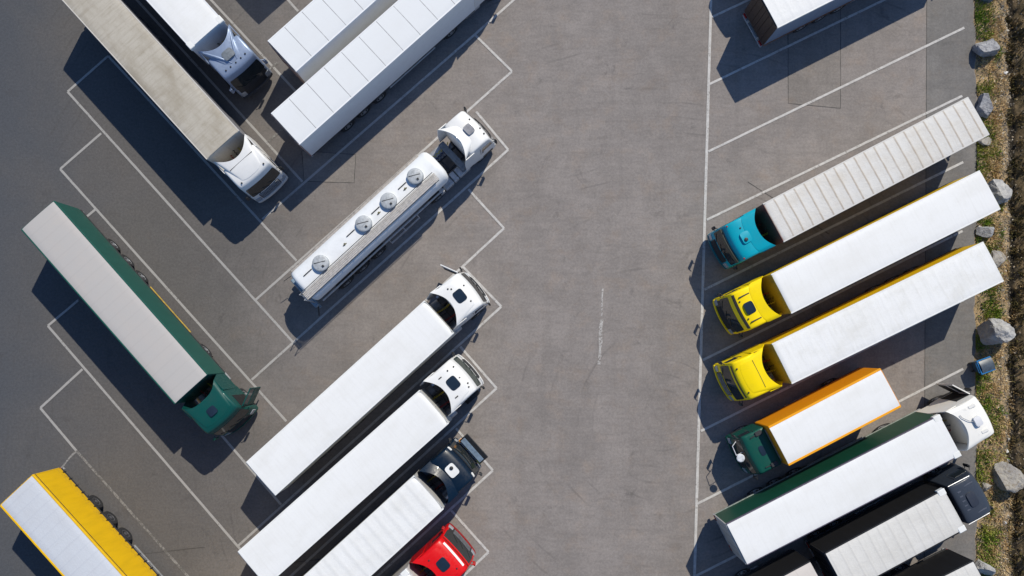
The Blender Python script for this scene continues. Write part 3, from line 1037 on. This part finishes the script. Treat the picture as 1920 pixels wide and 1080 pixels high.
def trailer(root, o):
    L, H, W, zb = o.get('L', 13.62), o.get('H', 4.0), o.get('W', 2.52), o.get('zb', 1.12)
    X1 = o.get('xo', 0.0)
    X0 = X1 - L
    side = o['side']
    sm = curtain_mat(side) if o.get('kind', 'curtain') == 'curtain' else paint(side, .42, 0.0, .2)
    em = paint(o.get('end', side), .45, 0.0, .3)
    hw = W / 2
    b = MB()
    b.box(X0 + .03, X1 - .03, -hw + .05, hw - .05, zb, H - .06)
    body = b.build('trailer_body', em, root)
    # front bulkhead
    b = MB()
    b.box(X1 - .03, X1, -hw + .01, hw - .01, zb, H - .02, .008)
    for yy in (-.8, 0, .8):
        b.box(X1, X1 + .02, yy - .03, yy + .03, zb + .1, H - .15)
    b.build('front_bulkhead', paint(o.get('front', o.get('end', side)), .45), body)
    # sides
    for s_ in (-1, 1):
        b = MB()
        ph = R.uniform(0, 9)
        if o.get('kind', 'curtain') == 'curtain':
            def f(u, v):
                x = lerp(X0 + .04, X1 - .04, u)
                wv = .002 * math.sin(x * 4.8 + ph) + .0015 * math.sin(x * 11.3 + ph * 2) + .005 * math.sin(math.pi * v) * (.5 + .5 * math.sin(x * 1.9 + ph))
                return (x, s_ * (hw - .028 + wv), lerp(zb - .04, H - .16, v))
            b.grid(f, 80, 6, (0, s_ * .02, 0))
            cur = b.build('side_curtain', sm, body, 60)
        else:
            b.box(X0 + .04, X1 - .04, min(s_ * (hw - .05), s_ * hw), max(s_ * (hw - .05), s_ * hw), zb - .02, H - .12)
            cur = b.build('side_panel', sm, body)
        if o.get('straps') and s_ == o['straps']:
            b = MB()
            b.box(-.022, .022, -.014, .008, -.26, .12)
            b.box(-.045, .045, -.02, .014, -.08, .02)
            sme = b.mesh('strap', DARK)
            n = int(L / .56)
            for k in range(n):
                so_ = link(bpy.data.objects.new('strap', sme), cur)
                so_.location = (X0 + .35 + k * .56, s_ * (hw + .015), zb + .02)
        b = MB()
        rm = o.get('rail', None)
        rw = o.get('railw', .07)
        b.box(X0 + .002, X1 - .002, min(s_ * (hw - rw), s_ * (hw + .012)), max(s_ * (hw - rw), s_ * (hw + .012)), H - .17, H - .004, .012)
        b.build('top_rail', rm or sm, body)
        if o.get('track'):
            b = MB()
            b.box(X0, X1, min(s_ * (hw - .02), s_ * (hw + .02)), max(s_ * (hw - .02), s_ * (hw + .02)), H - .215, H - .175)
            b.build('curtain_track', DARK, body)
        b = MB()
        b.box(X0 + .05, X1 - .05, min(s_ * (hw - .06), s_ * (hw + .005)), max(s_ * (hw - .06), s_ * (hw + .005)), zb - .16, zb - .045)
        b.build('side_rail', o.get('lowrail', CHASSIS), body)
        # side guard
        b = MB()
        for z in (.55, .82):
            b.box(X1 - min(7.2, L * .55), X1 - min(3.4, L * .3), min(s_ * (hw - .08), s_ * (hw - .04)), max(s_ * (hw - .08), s_ * (hw - .04)), z, z + .1)
        for k in range(4):
            x = lerp(X1 - min(7.1, L * .54), X1 - min(3.5, L * .31), k / 3)
            b.box(x - .03, x + .03, min(s_ * (hw - .14), s_ * (hw - .081)), max(s_ * (hw - .14), s_ * (hw - .081)), .5, zb - .16)
        b.build('side_guard', o.get('guard', GALV), body)
        # landing leg
        if L > 10:
            b = MB()
            b.box(X1 - 2.86, X1 - 2.72, s_ * .72 - .07, s_ * .72 + .07, .3, zb - .1)
            b.box(X1 - 2.95, X1 - 2.63, s_ * .72 - .14, s_ * .72 + .14, .24, .3)
            b.build('landing_leg', CHASSIS, body)
        # rear door leaf
        b = MB()
        b.box(X0 - .045, X0 + .03, min(s_ * .008, s_ * (hw - .03)), max(s_ * .008, s_ * (hw - .03)), zb + .02, H - .06, .01)
        for yy in (.35, .85):
            b.tube([(X0 - .065, s_ * yy, zb + .1), (X0 - .065, s_ * yy, H - .12)], .018, 6)
        b.build('rear_door', paint(o.get('doors', o.get('end', side)), .45), body)
        b = MB()
        b.box(X0 - .06, X0 + .02, s_ * .98 - .17, s_ * .98 + .17, zb - .3, zb - .17)
        b.build('tail_lamp', REDL, body)
    # roof skin sagging between the bows
    sp = o['roof'][2]
    sag = o.get('sag', .002)
    inset = o.get('inset', .02)
    def f(u, v):
        x = lerp(X0 + .02, X1 - .02, u)
        t = 2 * v - 1
        fr = (x / sp) % 1.0
        z = H + .012 + .03 * (1 - t * t) - sag * math.sin(math.pi * fr) * (1 - t ** 4)
        rc = o.get('rc', .0)
        yy = (hw - inset) * t
        if rc and x > X1 - rc:
            e = (x - (X1 - rc)) / rc
            yy *= 1 - (1 - math.sqrt(max(0, 1 - e * e))) * rc / hw * .9
            z -= .06 * e * e
        z -= .03 * max(0, abs(t) - .93) / .07
        return (x, yy, z)
    b = MB()
    b.grid(f, max(40, int(L / sp * 6)), 12, (0, 0, .05))
    b.build('roof_skin', roofing(*o['roof']), body, 50)
    if o.get('caps'):
        for s_ in (-1, 1):
            b = MB()
            b.box(X1 - .42, X1 + .03, min(s_ * (hw - .3), s_ * (hw + .05)), max(s_ * (hw - .3), s_ * (hw + .05)), H - .3, H + .03, .03)
            b.build('corner_cap', WHITEPL, body)
    # frame, wheels, tail bar
    b = MB()
    for s_ in (-1, 1):
        b.box(X0 + .1, X1 - .1, s_ * .5 - .06, s_ * .5 + .06, .86, zb)
    for k in range(int(L / 1.2)):
        b.box(X0 + .6 + k * 1.2, X0 + .68 + k * 1.2, -hw + .08, hw - .08, zb - .12, zb - .01)
    ch = b.build('trailer_frame', CHASSIS, root)
    b = MB()
    b.box(X0 - .02, X0 + .12, -hw + .1, hw - .1, .5, .64, .01)
    for s_ in (-1, 1):
        b.box(X0 + .0, X0 + .1, s_ * .6 - .05, s_ * .6 + .05, .6, .9)
    b.build('rear_bar', GALV, ch)
    axles = o.get('axles', (-10.75, -9.42, -8.08))
    for ax in axles:
        for s_ in (-1, 1):
            wheel(root, ax, s_, 1.07, o.get('brightrim', True))
            b = MB()
            def f(u, v):
                a = lerp(.3, math.pi - .3, u)
                return (ax + .62 * math.cos(a), s_ * lerp(.86, 1.24, v), .47 + .6 * math.sin(a))
            b.grid(f, 10, 1, (0, 0, .02))
            b.build('mudguard', DARK, ch, 50)
    if L > 10:
        b = MB()
        b.box(X1 - 5.9, X1 - 4.0, -1.1, -.45, .45, .85, .02)
        b.build('pallet_box', CHASSIS, ch)
    return body

# roof recipes: base, line colour, spacing, line width, line strength, dirt colour, dirt amount, wrinkled
RW = (.77, .77, .765)
ROOF_PLAIN = (RW, (.66, .66, .66), .68, .10, .08, (.66, .65, .62), .42, False)
ROOF_SOFT = (RW, (.66, .66, .65), .62, .16, .14, (.68, .67, .645), .4, .25)
ROOF_SCUFF = (RW, (.66, .66, .65), .68, .14, .10, (.60, .585, .54), .55, .15)
ROOF_NAVY = (RW, (.58, .58, .57), .62, .20, .3, (.66, .65, .62), .45, .3)
ROOF_RIB = ((.64, .625, .60), (.34, .27, .20), .66, .085, .8, (.54, .49, .42), .5, .45)
ROOF_BEIGE = ((.45, .415, .355), (.34, .30, .25), .68, .06, .4, (.29, .25, .19), .8, False)
ROOF_GREY = ((.45, .43, .415), (.38, .36, .345), .68, .07, .25, (.48, .44, .41), .5, False)
ROOF_SEAM = ((.70, .715, .73), (.16, .16, .17), 1.37, .032, .95, (.62, .62, .61), .2, False)
ROOF_YEL = ((.55, .575, .62), (.45, .47, .52), .66, .08, .3, (.50, .51, .54), .5, .22)
ROOF_PINK = ((.62, .57, .53), (.45, .41, .38), 1.2, .05, .4, (.5, .45, .4), .4, False)
ROOF_BLK = ((.66, .645, .615), (.48, .46, .43), .62, .10, .28, (.52, .50, .46), .5, .3)

GRP = 'articulated trucks parked in angled bays'
WHITE, GREEN_, YEL, TEAL = (.72, .72, .715), (.004, .060, .045), (1.0, .73, .0), (.0, .35, .46)
DGL = glass((.010, .018, .030))
def artic(label, x, y, h, tr, cb, name='articulated_truck', group=GRP, cat='truck'):
    root = thing(name, label, cat, (x, y, 0), h, group)
    trailer(root, tr)
    tractor_chassis(root, cb)
    make_cab(root, cb)
    return root

HAT = (4, 5, .38, DGL, (1.36, 2.0), .08)
# --- western rows, cabs towards the lower right
artic('long truck with a dirt-stained beige roof and a white swept cab', -17.12, 11.90, -.826,
      dict(side=(.22, .22, .24), end=(.55, .53, .48), front=(.55, .52, .47), roof=ROOF_BEIGE, rail=paint((.55, .52, .48)), inset=.04, railw=.05),
      dict(c=WHITE, tip=.28, xf=2.35, fh=.82, rise=.16, cen=1.05, dy=.14, crease=1, dots=((2.3, .85), (2.3, -.85)), x1=2.98, slat=GALV, glass=glass()))
artic('truck with a silver blue metallic cab and white roof beside the beige roofed truck', -18.22, 18.5, -.826,
      dict(side=(.74, .75, .77), kind='box', roof=ROOF_PLAIN, caps=1, inset=.03),
      dict(c=(.30, .37, .50), metal=.35, rough=.3, face=DARK, tip=.3, xf=2.15, fh=.62, rise=.2, cen=1.0, dy=.14, lower=(.05, .06, .08), ridges=(-.5, .5), hatch=(4, 5, .36, plain((.16, .18, .20), .4), (1.38, 1.95), .10),
           dots=((2.22, .75), (2.22, -.75), (2.24, .4), (2.24, -.4), (2.25, 0)), x1=3.0, mir=paint((.30, .37, .50), .3, .35)))
artic('truck with green curtain sides, a grey roof and an open green cab door', -18.57, -2.25, -.828,
      dict(side=(.010, .085, .066), end=(.010, .085, .07), roof=ROOF_GREY, inset=.05, guard=plain((.55, .38, .06), .5)),
      dict(c=(.002, .066, .058), tip=.4, xf=2.3, fh=1.05, rise=.08, cen=.9, hatch=(4, 5, .28, DGL, (1.45, 1.95), .09), door=-1.15, x1=3.0, mir=paint((.004, .07, .055)), pw=3.2))
artic('trailer with bright yellow buckled curtain sides and a pale wrinkled roof', -18.92, -17.78, -.807,
      dict(side=(.78, .46, .003), end=(.70, .42, .006), roof=ROOF_YEL, straps=1, track=1, inset=.10, railw=.09, brightrim=False),
      dict(c=YEL))
# --- western rows, cabs towards the upper right
artic('white refrigerated truck with a panelled roof, nearest the tank truck', -3.42, 22.12, .7435,
      dict(side=(.78, .79, .80), kind='box', roof=ROOF_SEAM, L=13.7, inset=.06, railw=.07, guard=paint((.6, .63, .66)), doors=(.35, .25, .22)),
      dict(c=WHITE, xf=2.1))
artic('white refrigerated truck with a panelled roof, behind the one nearest the tank truck', -13.79 + 13.62 * math.cos(.748), 17.19 + 13.62 * math.sin(.748), .748,
      dict(side=(.78, .79, .80), kind='box', roof=ROOF_SEAM, inset=.06, railw=.07, doors=(.35, .25, .22)),
      dict(c=WHITE))
artic('truck parked past the frame edge whose shadow reaches the bay', -17.1 + 13.62 * math.cos(.748) + 1.35, 23.3 + 13.62 * math.sin(.748) + 1.6, .748,
      dict(side=(.5, .5, .52), kind='box', roof=ROOF_PLAIN), dict(c=WHITE))
artic('white roofed truck with a white cab and its door open, beside the tank truck', -4.44, 1.89, .7405,
      dict(side=(.55, .55, .53), roof=ROOF_PLAIN, rail=WHITEPL, inset=.02, rc=.3),
      dict(c=WHITE, xf=2.2, fh=1.0, rise=.1, cen=1.02, dy=.2, yaw=-.06, hatch=HAT, door=-1.1, dots=((2.25, .35), (1.55, .62), (1.4, .75), (2.0, -.62)), pw=2.0))
artic('white roofed truck with a white cab, doors shut, beside the navy cab', -4.69, -3.23, .7275,
      dict(side=(.55, .55, .53), roof=ROOF_PLAIN, rail=WHITEPL, inset=.02, rc=.3),
      dict(c=WHITE, xf=2.2, fh=1.05, rise=.1, cen=1.02, dy=.28, slots=((1.2, 1.42, .72), (1.2, 1.42, -.72), (2.1, 2.2, .0)), hatch=HAT, dots=((2.3, -.55), (2.2, -.75), (2.3, .7), (1.9, .75)), glass=glass((.03, .045, .042)), pw=2.0))
r8 = artic('truck with a dark navy cab, white roof hatch and raised front flap', -4.96, -8.03, .7385,
      dict(side=(.5, .5, .5), roof=ROOF_NAVY, rail=WHITEPL, inset=.02, rc=.35, sag=.004),
      dict(c=(.001, .010, .026), rough=.3, dirt=.05, fair='arc', hatch=(4, 5, .37, WHITEPL, (1.45, 2.05), .1, 1), corner=1, H=3.7, x1=2.85, dots=(), visor=(7.2, 7.9, DARK, .05), mir=DARK))
b = MB()
M = Matrix.Translation((2.98, 0, 1.95)) @ Matrix.Rotation(rad(-22), 4, 'Y')
b.box(0, .70, -.92, .92, -.03, .03, .01, M)
fl = b.build('raised_front_flap', plain((.02, .022, .026), .4), r8)
b = MB()
b.box(.06, .40, -.84, .84, .032, .05, 0, M)
b.build('flap_panel', plain((.22, .30, .40), .4), fl)
b = MB()
b.box(2.86, 3.10, -.95, .98, 1.2, 1.62, .02)
eb = b.build('engine_bay', plain((.33, .35, .40), .5), r8)
for (yy, mm) in ((.85, AMBER), (.28, plain((.75, .45, .02), .4)), (-.72, plain((.65, .6, .04), .4)), (-.86, plain((.6, .55, .04), .4))):
    b = MB()
    b.box(2.90, 3.12, yy - .09, yy + .09, 1.55, 1.72, .02)
    b.build('filler_cap', mm, eb)
b = MB()
for k in range(9):
    b.box(2.92, 3.11, -.62 + k * .13, -.57 + k * .13, 1.615, 1.64)
b.build('cooling_fin', DARK, eb)
artic('truck with a bright red cab and black bull bar at the end of the row', -5.36, -13.25, .735,
      dict(side=(.6, .6, .6), roof=ROOF_PLAIN, inset=.02, rc=.3, caps=1),
      dict(c=(.62, .004, .006), rough=.28, dirt=.1, face=DARK, bow=.1, xf=2.15, fh=1.05, rise=.1, cen=1.02, dy=.05, hatch=(4, 5, .36, DGL, (1.4, 2.0), .1), visor=(6.9, 7.5, paint((.62, .004, .006), .28), .12), band=(5.9, 6.35, WHITEPL, .72),
           slat=STEEL, mir=paint((.5, .01, .01)), dots=((1.25, .7), (2.1, -.7)), lower=(.3, .01, .01), x1=2.95))

# --- tank truck
TX, TY, TH = -4.763, 11.065, .7526
rt_ = thing('tank_truck', 'white tank truck with four round manhole lids and a catwalk', 'tank truck', (TX, TY, 0), TH)
cb = dict(c=WHITE, low=1.2, x0=1.75, x1=3.75, tip=1.3, xf=3.0, fh=.5, rise=.22, cen=1.85, pw=1.9, hatch=(4, 5, .3, plain((.26, .26, .28), .5), (2.45, 2.95), .1), dots=((3.15, .45), (3.25, -.35), (3.2, -.75)), H=3.62)
make_cab(rt_, cb)
b = MB()
for s_ in (-1, 1):
    b.box(-4.0, 3.2, s_ * .42 - .045, s_ * .42 + .045, .72, .98)
for x in (-3.2, -2.0, -.8, .4, 1.2):
    b.box(x, x + .12, -.42, .42, .76, .93)
b.box(1.7, 3.3, -.85, .85, .6, 1.0)
ch = b.build('chassis_frame', CHASSIS, rt_)
b = MB()
b.box(.95, 1.35, -1.1, 1.05, 1.0, 1.55, .03)
b.build('equipment_rack', plain((.14, .17, .21), .5), ch)
for (xa, xb, mt) in ((.62, 1.5, GALV), (.2, .56, GALV), (-.55, .14, GALV), (-.95, -.62, GALV)):
    b = MB()
    b.box(xa, xb, -1.22, -.6, .55, 1.05, .04)
    b.build('storage_box', mt, ch)
b = MB()
b.lathe([(.25, -.5), (.28, -.46), (.28, .46), (.25, .5)], 18, 'x', (.7, .92, .8))
b.build('fuel_tank', GALV, ch, 40)
for k, (yy, mm) in enumerate(((.55, plain((.03, .06, .16), .4)), (.75, plain((.5, .42, .06), .5)), (.4, plain((.2, .22, .26), .4)))):
    b = MB()
    b.tube([Vector((lerp(1.5, -.05, i / 20), yy + .06 * math.cos(i * 2), 1.5 + .05 * math.sin(i * 2) - .2 * math.sin(math.pi * i / 20))) for i in range(21)], .03, 6)
    b.build('air_hose', mm, ch)
for s_ in (-1, 1):
    for ax in (2.55, -1.15):
        wheel(rt_, ax, s_, 1.0)
    for ax in (-6.2, -7.55, -8.9):
        wheel(rt_, ax, s_, 1.06)
    for ax in (-1.15, -6.2, -7.55, -8.9):
        b = MB()
        def f(u, v):
            a = lerp(.25, math.pi - .25, u)
            return (ax + .63 * math.cos(a), s_ * lerp(.84, 1.22, v), .48 + .62 * math.sin(a))
        b.grid(f, 10, 1, (0, 0, .02))
        b.build('mudguard', DARK, ch, 50)
# tank: superelliptic barrel with dished ends
def tank_sec(x, k, n=40):
    out = []
    for i in range(n):
        a = 2 * math.pi * i / n
        ca, sa = math.cos(a), math.sin(a)
        e = 2 / 2.5
        out.append((x, 1.14 * k * math.copysign(abs(ca) ** e, ca), 2.4 + (1.02 * k) * math.copysign(abs(sa) ** e, sa)))
    return out
b = MB()
st = [(0.12, .35), (.10, .62), (.02, .84), (-.1, .945), (-.22, .985), (-.36, 1.0), (-10.5, 1.0), (-10.62, .985), (-10.72, .95), (-10.8, .86), (-10.86, .6), (-10.88, .3)]
vs, fs = [], []
for (x, k) in st:
    vs += tank_sec(x, k)
for i in range(len(st) - 1):
    for k in range(40):
        fs.append((i * 40 + k, i * 40 + (k + 1) % 40, i * 40 + 40 + (k + 1) % 40, i * 40 + 40 + k))
fs += [tuple(range(40)), tuple(reversed(range((len(st) - 1) * 40, len(st) * 40)))]
tank = b.add(vs, fs).build('tank', paint((.76, .775, .79), .5, 0.0, .3), rt_, 50)
for x in (-1.49, -3.61, -5.58, -8.97):
    b = MB()
    b.lathe([(.49, -.12), (.49, .16), (.46, .2), (.40, .22), (.1, .24), (.02, .24)], 26, 'z', (x, .12, 3.44))
    lid = b.build('manhole_lid', plain((.40, .42, .44), .55, .1), tank, 40)
    b = MB()
    b.tube([(x - .3, .35, 3.68), (x + .3, .02, 3.68)], .02, 6)
    b.box(x - .06, x + .06, -.18, -.06, 3.66, 3.72)
    b.build('lid_handle', DARK, lid)
    b = MB()
    b.box(x - 1.25, x - .62, .24, .29, 3.40, 3.46)
    b.build('drip_rail', DARK, tank)
for x in (-2.4, -4.5, -7.2):
    b = MB()
    b.lathe([(.06, 0), (.06, .12)], 8, 'z', (x, .02, 3.38))
    b.box(x - .15, x + .12, -.02, .02, 3.42, 3.46)
    b.build('valve', plain((.12, .11, .05), .6), tank)
b = MB()
for k in range(5):
    b.box(-10.95, -.55, -.93 + k * .1, -.93 + k * .1 + .075, 3.47, 3.50)
for k in range(12):
    b.box(-10.8 + k * .9, -10.75 + k * .9, -.95, -.42, 3.40, 3.468)
b.build('catwalk', plain((.47, .44, .41), .6, .1), tank)
b = MB()
b.tube([(-10.9, -.38, 3.55), (-.6, -.38, 3.55)], .022, 6)
b.tube([(-10.9, -.985, 3.52), (-.6, -.985, 3.52)], .022, 6)
b.build('catwalk_rail', DARK, tank)
b = MB()
b.box(-10.6, -.5, 1.0, 1.12, 2.95, 3.02)
b.tube([(-10.6, 1.16, 3.0), (-.5, 1.16, 3.0)], .03, 6)
b.build('spill_rail', plain((.42, .38, .34), .5, .3), tank)
b = MB()
for yy in (-.90, -.48):
    b.tube([(-11.05, yy, .8), (-11.05, yy, 3.9), (-10.7, yy, 3.9)], .025, 6)
for k in range(9):
    b.tube([(-11.05, -.9, .95 + k * .3), (-11.05, -.48, .95 + k * .3)], .018, 6)
b.build('ladder', GALV, tank)
b = MB()
b.box(-11.25, -10.95, -1.15, 1.12, .9, 1.35, .04)
b.box(-11.2, -11.0, -1.2, 1.2, .5, .68, .02)
b.build('rear_cabinet', plain((.20, .27, .34), .5), rt_)
b = MB()
b.tube([(-11.0, 1.25, 1.5), (-11.55, 1.32, 1.5)], .02, 6)
b.tube([(-11.1, -1.2, 1.1), (-11.5, -1.5, .55)], .04, 6)
b.build('marker_arm', DARK, rt_)
b = MB()
b.box(-10.6, -.6, -1.2, -1.12, 1.35, 1.47)
b.box(-10.6, -.6, 1.12, 1.2, 1.35, 1.47)
b.build('side_rail', plain((.5, .5, .5), .5), rt_)
b = MB()
for z in (.6, .85):
    b.tube([(-5.2, -1.3, z), (-2.9, -1.3, z)], .03, 6)
for x in (-5.2, -4.05, -2.9):
    b.tube([(x, -1.3, .5), (x, -1.2, 1.4)], .03, 6)
b.build('side_guard', GALV, rt_)
b = MB()
b.box(-5.2, -5.0, 1.12, 1.15, 2.6, 2.85)
b.build('hazard_placard', plain((.6, .05, .04), .5), tank)

# --- eastern row
YT = (.78, .52, .002)
artic('truck with a teal cab and a ribbed off-white canvas roof', 14.82, 7.31, -2.6615,
      dict(side=(.60, .58, .55), end=(.35, .36, .42), roof=ROOF_RIB, inset=.01, sag=.012, rc=.25, front=(.20, .06, .05)),
      dict(c=TEAL, xf=1.6, fh=1.18, rise=.14, cen=.95, tip=.42, pw=2.4, hatch=(4, 5, .34, paint(TEAL), (1.45, 2.0), .1, 1), visor=(7.3, 8.15, plain((.05, .055, .04), .3), .16), redlamp=1, dots=((1.75, -.62),), mir=DARK, lower=(.004, .13, .17), x1=2.95))
artic('truck with a yellow cab that has a dark square roof hatch', 15.18, 3.2, -2.6815,
      dict(side=YT, end=(.30, .27, .15), front=(.33, .26, .06), roof=ROOF_PLAIN, rail=WHITEPL, inset=.02, rc=.15),
      dict(c=YEL, face=DARK, slots=((1.55, 2.2, .78), (1.55, 2.2, -.78)), xf=1.55, fh=1.2, rise=.13, cen=.98, tip=.5, pw=2.2, hatch=(4, 5, .36, DGL, (1.62, 2.2), .07), band=(5.75, 6.3, plain((.05, .04, .03), .5), .9), dots=((2.25, -.55), (2.25, .55)), dy=-.08, x1=3.0, mir=DARK, slat=DARK))
artic('truck with a yellow cab without hatch and a scuffed white roof', 15.13, -.8, -2.695,
      dict(side=YT, end=(.30, .27, .15), front=(.33, .26, .06), roof=ROOF_SCUFF, rail=WHITEPL, inset=.02, rc=.15),
      dict(c=YEL, xf=2.25, fh=1.0, rise=.1, cen=1.0, tip=.48, pw=2.2, crease=1, band=(6.5, 7.0, plain((.06, .045, .03), .5), .85), dots=((2.35, -.75), (2.35, .75)), dy=-.05, x1=3.0, mir=DARK, slat=STEEL))
# rigid box lorry
ro = thing('rigid_truck', 'short truck with an orange sided box and a green day cab', 'truck', (14.87, -5.45, 0), -2.667)
trailer(ro, dict(L=7.25, H=3.9, W=2.46, side=(.80, .31, .003), kind='box', roof=ROOF_PLAIN, rail=paint((.85, .36, .01)), railw=.11, inset=.10, axles=(-5.3,), end=(.75, .3, .01)))
make_cab(ro, dict(c=(.004, .075, .055), x0=.06, x1=1.92, H=3.05, fair='none', hatch=(4, 5, .3, DGL, (.62, .92), .04), chrome=0, mir=DARK, bow=.1))
b = MB()
for s_ in (-1, 1):
    b.box(-.2, 1.5, s_ * .42 - .045, s_ * .42 + .045, .72, .98)
b.build('chassis_frame', CHASSIS, ro)
for s_ in (-1, 1):
    wheel(ro, .85, s_, 1.02)
    b = MB()
    b.box(.28, .72, s_ * .98 - .13, s_ * .98 + .13, 2.98, 3.12, .03)
    b.tube([(.5, s_ * .98, 3.05), (1.05, s_ * .93, 3.06)], .03, 6)
    b.build('air_horn', DARK, ro)
b = MB()
b.tube([(.05, -1.0, 3.0), (.05, 1.0, 3.0)], .03, 6)
b.build('roof_bar', STEEL, ro)
b = MB()
b.tube([(1.75, -1.0, 2.3), (2.1, -.9, 2.55), (2.15, -.35, 2.6)], .025, 6)
b.tube([(1.7, -.3, 2.4), (2.15, -.35, 2.6)], .02, 6)
b.lathe([(.02, -.03), (.2, -.03), (.24, 0), (.2, .03), (.02, .04)], 18, 'z', (2.0, -.1, 2.62))
b.build('front_mirror', plain((.62, .64, .68), .3), ro)
# green curtain truck facing the verge
rd = artic('truck with dark green curtain sides and a tall white cab facing the verge', 24.55, -4.80, .4645,
      dict(side=(.006, .062, .036), end=(.45, .44, .42), front=(.45, .44, .40), roof=ROOF_PLAIN, rail=plain((.10, .085, .12), .5), inset=.0, railw=.05, caps=1, lowrail=plain((.3, .34, .31), .5)),
      dict(c=(.76, .745, .71), x1=3.08, xf=2.45, fh=1.1, rise=.14, cen=1.0, tip=.45, H=3.85, door=-.95, dirt=.12, hatch=(4, 5, .28, paint((.7, .7, .72)), (1.55, 1.95), .24), mir=DARK))
b = MB()
b.tube([(1.5, .1, 4.05), (1.3, .25, 4.07), (1.05, .55, 4.07), (1.0, .75, 4.05)], .022, 6)
b.build('cable', plain((.4, .4, .42), .5), rd)
for (x, y) in ((1.35, .85), (1.9, .85), (1.35, -.7), (1.9, -.7)):
    b = MB()
    b.box(x - .22, x + .22, y - .1, y + .1, 3.8, 3.94, .03)
    b.build('roof_rib', paint((.74, .725, .69)), rd)
# rigid plus drawbar trailer
r18 = thing('road_train', 'black sided road train with a navy cab facing the broad brown boulder', 'truck', (24.66, -8.93, 0), .4815)
BLK = (.018, .018, .020)
trailer(r18, dict(L=7.65, side=BLK, roof=ROOF_BLK, inset=.03, axles=(-5.6, -6.9), caps=1, sag=.006, end=(.03, .03, .035)))
trailer(r18, dict(L=7.65, xo=-8.6, side=BLK, roof=ROOF_PINK, inset=.03, axles=(-11.9, -13.2), end=(.03, .03, .035)))
make_cab(r18, dict(c=(.038, .048, .068), rough=.3, x0=.40, x1=2.66, H=3.6, fair='none', chrome=1, hatch=(4, 5, .42, paint((.035, .042, .06), .3), (1.05, 1.55), .1), mir=DARK, W=2.44, dy=-.12))
b = MB()
for k in range(5):
    b.box(.72, .95, -.62 + k * .28, -.52 + k * .28, 3.53, 3.60, .02)
for s_ in (-1, 1):
    b.box(.9, 1.8, s_ * .82 - .04 - .12, s_ * .82 + .04 - .12, 3.5, 3.58, .02)
b.build('roof_rib', paint((.08, .09, .12), .3), r18)
b = MB()
for s_ in (-1, 1):
    b.box(-.5, 1.9, s_ * .42 - .045, s_ * .42 + .045, .72, .98)
b.box(-8.7, -7.6, -.1, .1, .6, .75)
b.build('chassis_frame', CHASSIS, r18)
for s_ in (-1, 1):
    wheel(r18, 1.2, s_, 1.02)
artic('black sided trailer cut by the frame edge, tail beside a grey boulder', 26.12 - 13.62 * math.cos(.455), -12.89 - 13.62 * math.sin(.455), .455 - math.pi,
      dict(side=BLK, roof=ROOF_BLK, inset=.03, end=(.03, .03, .035)), dict(c=(.2, .2, .22)))
artic('tall truck with a white tarpaulin roof and dark brown rear doors', 14.76 + 13.62 * math.cos(.4725), 19.97 + 13.62 * math.sin(.4725), .4725,
      dict(side=(.22, .28, .38), end=(.12, .09, .08), doors=(.07, .045, .035), roof=ROOF_SOFT, rail=WHITEPL, inset=.01, lowrail=plain((.25, .1, .04), .6)), dict(c=WHITE))  # bluish shade of the whitish sides is put into their colour
artic('truck parked past the frame edge whose cab shadow crosses the bay line', 16.2, 24.75, -2.6615,
      dict(side=(.5, .5, .5), roof=ROOF_PLAIN), dict(c=(.3, .3, .32)))

# ------------------------------------------------------------------ bin on the verge
bn = thing('waste_bin', 'blue rimmed wheeled waste bin with a dark lid beside the largest boulder', 'waste bin', (28.32, -.93, .0), .35)
BLUE = plain((.02, .17, .42), .4)
BINB = plain((.03, .07, .12), .5)
b = MB()
vs, fs = [], []
for z, hx, hy in ((.08, .30, .28), (.6, .35, .33), (1.05, .39, .37)):
    vs += [(-hx, -hy, z), (hx, -hy, z), (hx, hy, z), (-hx, hy, z)]
fs = [(3, 2, 1, 0), (8, 9, 10, 11)] + [(r * 4 + k, r * 4 + (k + 1) % 4, r * 4 + 4 + (k + 1) % 4, r * 4 + 4 + k) for r in range(2) for k in range(4)]
b.add(vs, fs).build('bin_body', BINB, bn)
b = MB()
for (xa, xb, ya, yb) in ((-.45, .45, .37, .44), (-.45, .45, -.44, -.37), (-.45, -.38, -.37, .37), (.38, .45, -.37, .37)):
    b.box(xa, xb, ya, yb, 1.03, 1.12, .015)
b.build('rim', BLUE, bn)
b = MB()
b.grid(lambda u, v: (lerp(-.36, .46, u), lerp(-.36, .36, v), 1.13 + .09 * math.sin(math.pi * v) * (1 - .3 * u)), 6, 8, (0, 0, .04))
b.build('lid', plain((.07, .09, .115), .4), bn, 40)
b = MB()
b.tube([(-.5, -.3, 1.02), (-.5, .3, 1.02)], .02, 8)
for yy in (-.3, .3):
    b.tube([(-.5, yy, 1.02), (-.42, yy, 1.06)], .02, 8)
b.build('handle', BLUE, bn)
for s_ in (-1, 1):
    b = MB()
    b.lathe([(.04, -.03), (.11, -.03), (.12, 0), (.11, .03), (.04, .03)], 14, 'y', (-.34, s_ * .27, .12))
    b.build('wheel', RUBBER, bn)
